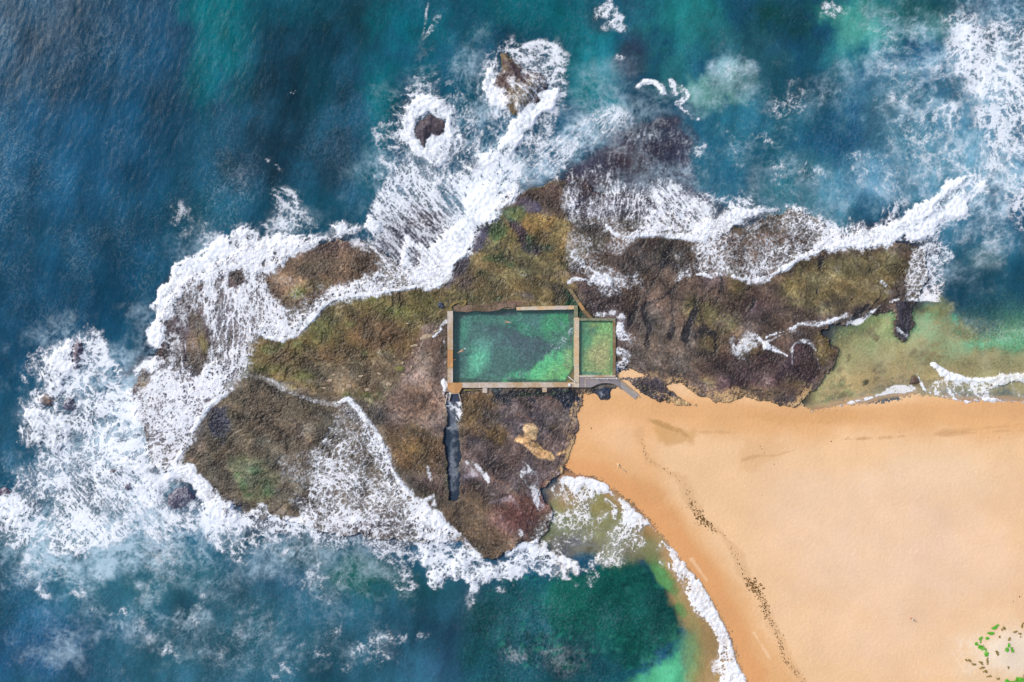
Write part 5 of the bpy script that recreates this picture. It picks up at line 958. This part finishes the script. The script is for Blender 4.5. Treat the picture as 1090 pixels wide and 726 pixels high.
# ---------------------------------------------------------------- stones on the shelf
def zat(u, v): j = int(round((v - V0) * 2)); i = int(round((u - U0) * 2)); return float(max(ZR[j, i], zs2[j, i] if sand2[j, i] > 0 else -9))
M_STONE = plain('pale_stone', (184,164,140), .85, 4., .65, 1.2, (160,138,108), .8, bs=.6, bd=.05)
M_STONEG = plain('weedy_stone', (138,126,82), .85, 4., .6, 1.25, (112,116,62), 1.2, bs=.6, bd=.05)
def stone(cu, cv, rx, ry, ang, h, mat, label, group=None, seed=0, name='flat_stone'):
    bm = bmesh.new(); bmesh.ops.create_icosphere(bm, subdivisions=3, radius=1)
    a = math.radians(-ang); r = np.random.default_rng(seed + 100); ph = r.uniform(0, 6.3, 3)
    for v in bm.verts:
        t = math.atan2(v.co.y, v.co.x); k = 1 + .16 * math.sin(2*t + ph[0]) + .12 * math.sin(3*t + ph[1]) + .07 * math.sin(7*t + ph[2])
        x, y = v.co.x * rx * S * k, v.co.y * ry * S * k; z = math.copysign(abs(v.co.z) ** .5, v.co.z) * h + .05 * math.sin(5*x + ph[1]) * math.cos(4*y)
        v.co = (x * math.cos(a) - y * math.sin(a), x * math.sin(a) + y * math.cos(a), z)
    o = link(name, bm, mat, None, True); o.location = (X_(cu), Y_(cv), zat(cu, cv)); return lab(o, label, 'stone', group)
stone(454,358.6,7.4,2.9,-4,.28,M_STONE,'large pale flat stone at the top of the bare brown strip left of the pool',seed=1)
stone(441,368,4.2,1.5,-6,.2,M_STONE,'long narrow pale stone lying just below and left of the largest pale stone',seed=2)
stone(465,352.4,2.6,1.3,-25,.2,M_STONE,'small pale stone lying nearest to the left wall of the pool',seed=3)
stone(425,392.4,7,2.6,6,.22,M_STONEG,'broad greenish flat stone at the edge of the olive weed, left of the brown strip',seed=4)
GS = 'pale stones scattered on the weedy shelf'
for i, (u, v, a, b, g) in enumerate([(434,344.4,2.2,.8,10),(440,376,2.4,.8,0),(429,386.4,1.9,1.2,-30),(438,391,1.2,2.6,10),(351.6,405,3.2,1.6,0),(372,411,3.4,2,40),(384.6,400.4,2.4,1.4,0),(391,415,3.6,1.8,10),(414,409,3.4,2,-10),(356,399,2,1.2,0),(404,398,2.2,1.2,20),(366,392,1.6,1,0),(345,413,2,1.2,10),(430,399,2,1.6,50),(420,380,1.4,.8,0),(398,388,1.6,.8,20)]):
    stone(u, v, a, b, g, .17, M_STONE, 'small pale flat stone lying on the olive weed of the rock shelf', GS, seed=20 + i)
stone(469,325,3.4,3,20,.75,plain('dark_boulder', (50,52,72), .6, 3., .5, 1.3, (112,120,140), 1.6, bs=.7, bd=.06),'dark blue-grey boulder beside the upper left corner of the large pool',seed=51,name='boulder')
# ---------------------------------------------------------------- seaweed left along the last high tide
wk = [(683,462,.3),(686,477,.6),(690,490,1.2),(697,493,.4),(703,497,.5),(712,503,.9),(717,506,.6),(726,510,.5),(731,520,.4),(734,532,1.5),(738,541,1.2),(744,550,2.4),(750,556,2.2),(757,561,1.7),(758,565,1.),(770,569,.5),(778,580,.7),(783,593,.7),(790,605,.7),(797,618,1.4),(803,625,3.4),(808,632,1.6),(812,640,1.6),(815,652,2.3),(820,662,.8),(827,672,1.4),(830,684,1.1),(833,696,1.6),(841,708,1.1),(850,718,1.1),(858,727,.9)]
bm = bmesh.new(); r = np.random.default_rng(3)
def clump(u, v, sz):
    x, y = X_(u), Y_(v); z = zat(u, v) + .03; n = int(r.integers(4, 9)); a = r.uniform(0, 6.28); vs = []
    c = bm.verts.new((x, y, z + sz * .5))
    for k in range(n):
        t = a + k * 2 * math.pi / n; q = sz * r.uniform(.4, 1.3); vs.append(bm.verts.new((x + q * math.cos(t), y + q * math.sin(t), z - .05)))
    for k in range(n): bm.faces.new((c, vs[k], vs[(k+1) % n]))
for (u0, v0, d0), (u1, v1, d1) in zip(wk, wk[1:]):
    Ls = math.hypot(u1-u0, v1-v0)
    for k in range(int(Ls * (d0 * d1) * 1.5) + 2):
        t = r.uniform(0, 1); dd = d0 + (d1 - d0) * t; sp = 1.2 + .75 * dd
        clump(u0 + (u1-u0)*t + r.normal(0, sp), v0 + (v1-v0)*t + r.normal(0, sp*.8), r.uniform(.06, .2) * (.8 + .3 * dd))
for k in range(60):
    u = r.uniform(640, 1088); v = r.uniform(440, 720)
    if sdist(SHORE, np.array([[u]], np.float32), np.array([[v]], np.float32))[0, 0] > 25: clump(u, v, r.uniform(.05, .10))
for u, v, s in ((811,478,.22),(809,475,.16),(814,482,.14),(824,494,.2),(629.5,456,.26),(885,470,.2),(903,466,.18),(958,460,.14),(1052,466,.16),(1064,466,.14),(811,527,.14),(1076,639,.25),(1083,634,.2),(757,557,.3),(746,545,.3)): clump(u, v, s)
sw = link('dry_seaweed', bm, plain('dry_seaweed_brown', (112,84,44), .9, 6, .6, 1.4)); tag(sw, 'brown seaweed scraps strewn along the last tide line on the sand', 'seaweed', kind='stuff')
# fringe of weed between the ramp and the eastern rocks
# ---------------------------------------------------------------- plants on the dry sand
M_LEAF = plain('succulent_leaf', (84,206,52), .5, 8, .7, 1.3, (120,184,54), 2.5, spec=.4); M_DRYLEAF = plain('dry_leaf', (176,146,88), .8, 8, .6, 1.3, (136,128,60), 3.)
M_TWIG = plain('twig', (120,92,56), .9, 8)
def bush(u, v, ru, rv, h, mat, label, name='beach_shrub', cat='plant', group=None, n=700, seed=0, leaf=.14, ang=0):
    root = empty(name, u, v, zat(u, v)); lab(root, label, cat, group); r = np.random.default_rng(seed + 900); bm = bmesh.new()
    cs = [(r.normal(0, .55), r.normal(0, .55), r.uniform(.22, .55)) for _ in range(5)]
    ca, sa = math.cos(math.radians(-ang)), math.sin(math.radians(-ang))
    for i in range(n):
        c = cs[r.integers(5)]; d = r.normal(0, 1, 3); d /= np.linalg.norm(d); q = r.uniform(.5, 1.) * c[2]
        x, y, z = c[0] + d[0]*q, c[1] + d[1]*q, abs(d[2])*q*1.4
        x *= ru * S * 1.15; y *= rv * S * 1.25; x, y = x*ca - y*sa, x*sa + y*ca; z = .05 + z * h
        t = r.uniform(0, 6.28); tl = r.uniform(-.6, .6); L = leaf * r.uniform(.6, 1.4); w = L * .45
        ax = Vector((math.cos(t), math.sin(t), tl)).normalized(); bx = Vector((-math.sin(t), math.cos(t), r.uniform(-.4, .4))).normalized(); p = Vector((x, y, z))
        vs = [bm.verts.new(p - ax*L), bm.verts.new(p + bx*w + Vector((0,0,.02))), bm.verts.new(p + ax*L), bm.verts.new(p - bx*w)]; bm.faces.new(vs)
    link('foliage', bm, mat, root)
    bm = bmesh.new()
    for k in range(9):
        t = k * .7 + r.uniform(0, .5); q = r.uniform(.4, .9); tube(bm, [(0, 0, -.05), (.4*q*ru*S*math.cos(t), .4*q*rv*S*math.sin(t), h*.35), (q*ru*S*math.cos(t), q*rv*S*math.sin(t), h*.55)], .018, 5)
    link('stem', bm, M_TWIG, root); return root
bush(1056,665.6,4,2.2,.5,M_LEAF,'small green shrub at the top of the loose ring of plants on the sand',seed=1,ang=-10)
bush(1051.5,672.4,4,2.4,.6,M_LEAF,'bright green shrub with brown edges just below the topmost one',seed=2)
bush(1040.6,679.6,2.6,2.2,.4,M_LEAF,'small green shrub touching the top of the tallest left-hand shrub',seed=3,n=240)
bush(1043,686.8,4.6,5,.7,M_LEAF,'rounded bright green shrub at the left side of the plant group',seed=4,n=620)
bush(1073.6,688.4,3.4,4.2,.7,M_LEAF,'lone round green shrub at the right side of the plant group',seed=5,n=520)
bush(1078,723.6,6.5,5,.9,M_LEAF,'largest bright green shrub in the bottom right corner of the sand',seed=6,n=1000)
bush(1087,718.6,5,4,.7,M_LEAF,'green shrub at the right edge next to the largest shrub',seed=7,n=520)
bush(1071,728.5,4,2.5,.5,M_LEAF,'low green shrub cut by the bottom edge, left of the largest shrub',seed=8,n=300)
GD = 'dry brown tufts around the green shrubs'
for i, (u, v, a, b, an) in enumerate([(1065,667,2,1.6,0),(1085.5,664,1,2.6,10),(1089,662,2,1,0),(1077,671.6,3,1.4,0),(1072,678,1,2.2,20),(1083,673,1.2,1.4,0),(1058.6,693,2.2,2,0),(1028,701.5,3,.9,25),(1034,705,2.4,1,20),(1042,703.6,2.6,1.3,20),(1048.4,701.6,1.4,2.2,20),(1043,709,1.8,.9,0),(1047,713,2,1,0),(1050,718,2.4,.7,0),(1060,720.5,1.6,.9,20),(1056,725.5,3,1,0),(1061,676,1,.8,0),(1070.6,709,1,1,0),(1089.5,695,1,2,0)]):
    bush(u, v, a, b, .3, M_DRYLEAF, 'low dry brown tuft on pale sand among the green shrubs', 'dry_tuft', 'plant', GD, n=150, seed=30 + i, leaf=.13, ang=an)
# driftwood
dz = zat(662, 497); dw_ = bmesh.new(); tube(dw_, [(X_(656.6)-X_(662), Y_(493.4)-Y_(497), .12), (X_(659)-X_(662), Y_(496)-Y_(497), .2), (X_(662)-X_(662), Y_(499)-Y_(497), .12), (X_(667)-X_(662), Y_(502.6)-Y_(497), .1)], .09)
tube(dw_, [(X_(657.6)-X_(662), Y_(493.8)-Y_(497), .2), (X_(659)-X_(662), Y_(495.4)-Y_(497), .22)], .2); tube(dw_, [(X_(659)-X_(662), Y_(496)-Y_(497), .2), (X_(657)-X_(662), Y_(497.6)-Y_(497), .3)], .05)
o = link('driftwood', dw_, plain('bleached_wood', (240,212,172), .8, 5), None, True); o.location = (X_(662), Y_(497), dz); lab(o, 'bleached driftwood branch lying alone on the wet sand near the swash', 'driftwood')
# ---------------------------------------------------------------- people
def skin_mesh(joints, edges, name, mat, parent, sub=1):
    me = bpy.data.meshes.new(name); me.from_pydata([j[0] for j in joints], edges, []); ob = bpy.data.objects.new(name, me); COL.objects.link(ob)
    m = ob.modifiers.new('s', 'SKIN'); 
    for i, j in enumerate(joints):
        sv = me.skin_vertices[0].data[i]; sv.radius = (j[1], j[1]); sv.use_root = (i == 0)
    s = ob.modifiers.new('d', 'SUBSURF'); s.levels = sub; s.render_levels = sub
    dg = bpy.context.evaluated_depsgraph_get(); nm = bpy.data.meshes.new_from_object(ob.evaluated_get(dg)); nm.name = name
    ob.modifiers.clear(); ob.data = nm; nm.materials.clear(); nm.materials.append(mat); nm.polygons.foreach_set('use_smooth', np.ones(len(nm.polygons), bool)); ob.parent = parent; return ob
M_SKIN = plain('skin', (214,160,128), .6, 6, .95, 1.05); M_HAIR = plain('hair', (60,44,34), .8, 20); 
def person(u, v, z, rot, pose, label, top, hair=M_HAIR, hat=None):
    root = empty('person', u, v, z); root.rotation_euler = (0, 0, math.radians(rot)); lab(root, label, 'person')
    J = []; E = []
    def j(p, r, par=None):
        J.append((p, r)); 
        if par is not None: E.append((par, len(J) - 1))
        return len(J) - 1
    pel = j((0,0,.95), .13); ab = j((0,0,1.12), .12, pel); ch = j((0,0,1.32), .15, ab); nk = j((0,.0,1.5), .055, ch); hd0 = j((0,.01,1.6), .085, nk); hd = j((0,.02,1.7), .09, hd0); ns = j((0,.105,1.64), .016, hd0)
    for s in (-1, 1):
        hp = j((s*.1,0,.88), .10, pel); step = .16*s if pose == 'walk' else .04*s
        kn = j((s*.11, step*.6+.03, .48), .062, hp); an = j((s*.11, step, .09), .042, kn); j((s*.12, step+.17, .04), .035, an)
        sh = j((s*.19,0,1.42), .062, ch)
        if pose == 'swim': el = (s*.32, .02, 1.66); ha = (s*.24, .04, 1.9)
        elif pose == 'spread': el = (s*.44, .02, 1.4); ha = (s*.66, .1, 1.36)
        else: el = (s*.25, -.06*s, 1.14); ha = (s*.27, .06 - .1*s, .90)
        e = j(el, .042, sh); w = j(ha, .028, e)
        d = (Vector(ha) - Vector(el)).normalized(); pl = j(tuple(Vector(ha) + d*.05), .034, w)
        side = Vector((0, 1, 0)); side = (side - d * side.dot(d)).normalized()
        for k, (off, L) in enumerate(((-.027, .075), (-.009, .09), (.009, .085), (.027, .065))):
            a = Vector(ha) + d*.09 + side*off; f1 = j(tuple(a), .009, pl); f2 = j(tuple(a + d*L*.5 + Vector((-s*.008, 0, 0))), .008, f1); j(tuple(a + d*L + Vector((-s*.025, 0, 0))), .007, f2)
        th = j(tuple(Vector(ha) + d*.03 + side*.045), .010, w); j(tuple(Vector(ha) + d*.07 + side*.07), .009, th)
    body = skin_mesh(J, E, 'body', M_SKIN, root)
    bm = bmesh.new(); bmesh.ops.create_uvsphere(bm, u_segments=16, v_segments=10, radius=.118, matrix=Matrix.Translation((0, -.015, 1.70)))
    bmesh.ops.delete(bm, geom=[x for x in bm.verts if x.co.z < 1.64 or (x.co.y > .06 and x.co.z < 1.74)], context='VERTS'); parts = [link('hair', bm, hair, root, True)]
    if hat:
        bm = bmesh.new(); bmesh.ops.create_cone(bm, cap_ends=True, segments=20, radius1=.22, radius2=.2, depth=.02, matrix=Matrix.Translation((0, 0, 1.77))); bmesh.ops.create_cone(bm, cap_ends=True, segments=20, radius1=.13, radius2=.11, depth=.12, matrix=Matrix.Translation((0, 0, 1.83))); parts.append(link('hat', bm, hat, root, True))
    # clothing follows the body: a slightly larger skinned shell
    if top:
        sh = [((0,0,.84), .155), ((0,0,1.12), .145), ((0,0,1.32), .172), ((0,0,1.44), .10)] if not pose in ('swim', 'spread') else [((0,0,.86), .15), ((0,0,.98), .147)]
        parts.append(skin_mesh(sh, [(i, i+1) for i in range(len(sh)-1)], 'shirt' if len(sh) > 2 else 'swimwear', top, root))
    bm = bmesh.new()
    for s in (-1, 1):
        bm = bmesh.new(); bmesh.ops.create_uvsphere(bm, u_segments=8, v_segments=6, radius=.012, matrix=Matrix.Translation((s*.033, .098, 1.68)))
        parts.append(link('eye', bm, M_HAIR, root, True))
    if pose == 'swim':
        T = Matrix.Rotation(math.radians(-82), 4, 'X') @ Matrix.Translation((0, 0, -1.0))
        for o in [body] + parts: o.data.transform(T)
    return root
person(966.6,656.4,zat(966.6,656.4),200,'walk','person in a pale hat and dark top walking alone across the open sand',plain('dark_shirt',(74,62,48),.8),hat=plain('pale_hat',(238,226,196),.8))
person(490.5,374,ZWAT+.02,-62,'swim','swimmer lying stretched out near the left wall of the large pool',plain('pink_swimwear',(224,120,120),.7))
person(541,343,ZWAT+.02,85,'swim','swimmer in white splash crossing the upper middle of the large pool',plain('white_swimwear',(236,236,236),.7))
person(484.2,383,ZWAT-1.25,20,'stand','swimmer upright in the water against the left wall of the large pool',plain('rose_swimwear',(214,120,130),.7))
person(601.6,389,ZWAT-1.2,150,'spread','bather standing with arms out in the bright green corner of the large pool',plain('orange_swimwear',(232,110,60),.7))
# ---------------------------------------------------------------- sky, sun, camera
w = bpy.data.worlds.new('World'); scene.world = w; w.use_nodes = True; nt = w.node_tree; nt.nodes.clear()
sky = nt.nodes.new('ShaderNodeTexSky'); sky.sky_type = 'NISHITA'; sky.sun_disc = False; EL, AZ = 42, 300      # degrees; azimuth clockwise from +Y
sky.sun_elevation = math.radians(EL); sky.sun_rotation = math.radians(AZ); sky.air_density = 1.; sky.dust_density = 2.5; sky.ozone_density = 1.
bg = nt.nodes.new('ShaderNodeBackground'); bg.inputs[1].default_value = .15; wo_ = nt.nodes.new('ShaderNodeOutputWorld')
nt.links.new(sky.outputs[0], bg.inputs[0]); nt.links.new(bg.outputs[0], wo_.inputs[0])
sl = bpy.data.lights.new('sun', 'SUN'); sl.energy = 2.6; sl.angle = math.radians(12); sl.color = (1, .96, .90)
so_ = bpy.data.objects.new('sun', sl); COL.objects.link(so_)
d = Vector((math.sin(math.radians(AZ)) * math.cos(math.radians(EL)), math.cos(math.radians(AZ)) * math.cos(math.radians(EL)), math.sin(math.radians(EL))))
so_.rotation_euler = d.to_track_quat('Z', 'Y').to_euler()
cam = bpy.data.cameras.new('camera'); co = bpy.data.objects.new('camera', cam); COL.objects.link(co); scene.camera = co
cam.sensor_fit = 'HORIZONTAL'; cam.angle = math.radians(62); hgt = 1090 * S / 2 / math.tan(math.radians(31)); co.location = (0, 0, hgt + .4); co.rotation_euler = (0, 0, 0)
cam.clip_start = 1; cam.clip_end = 8000
vs_ = scene.view_settings; vs_.view_transform = 'Standard'; vs_.look = 'None'; vs_.gamma = 1; vs_.exposure = 0.30
scene.render.resolution_x = 1024; scene.render.resolution_y = 682
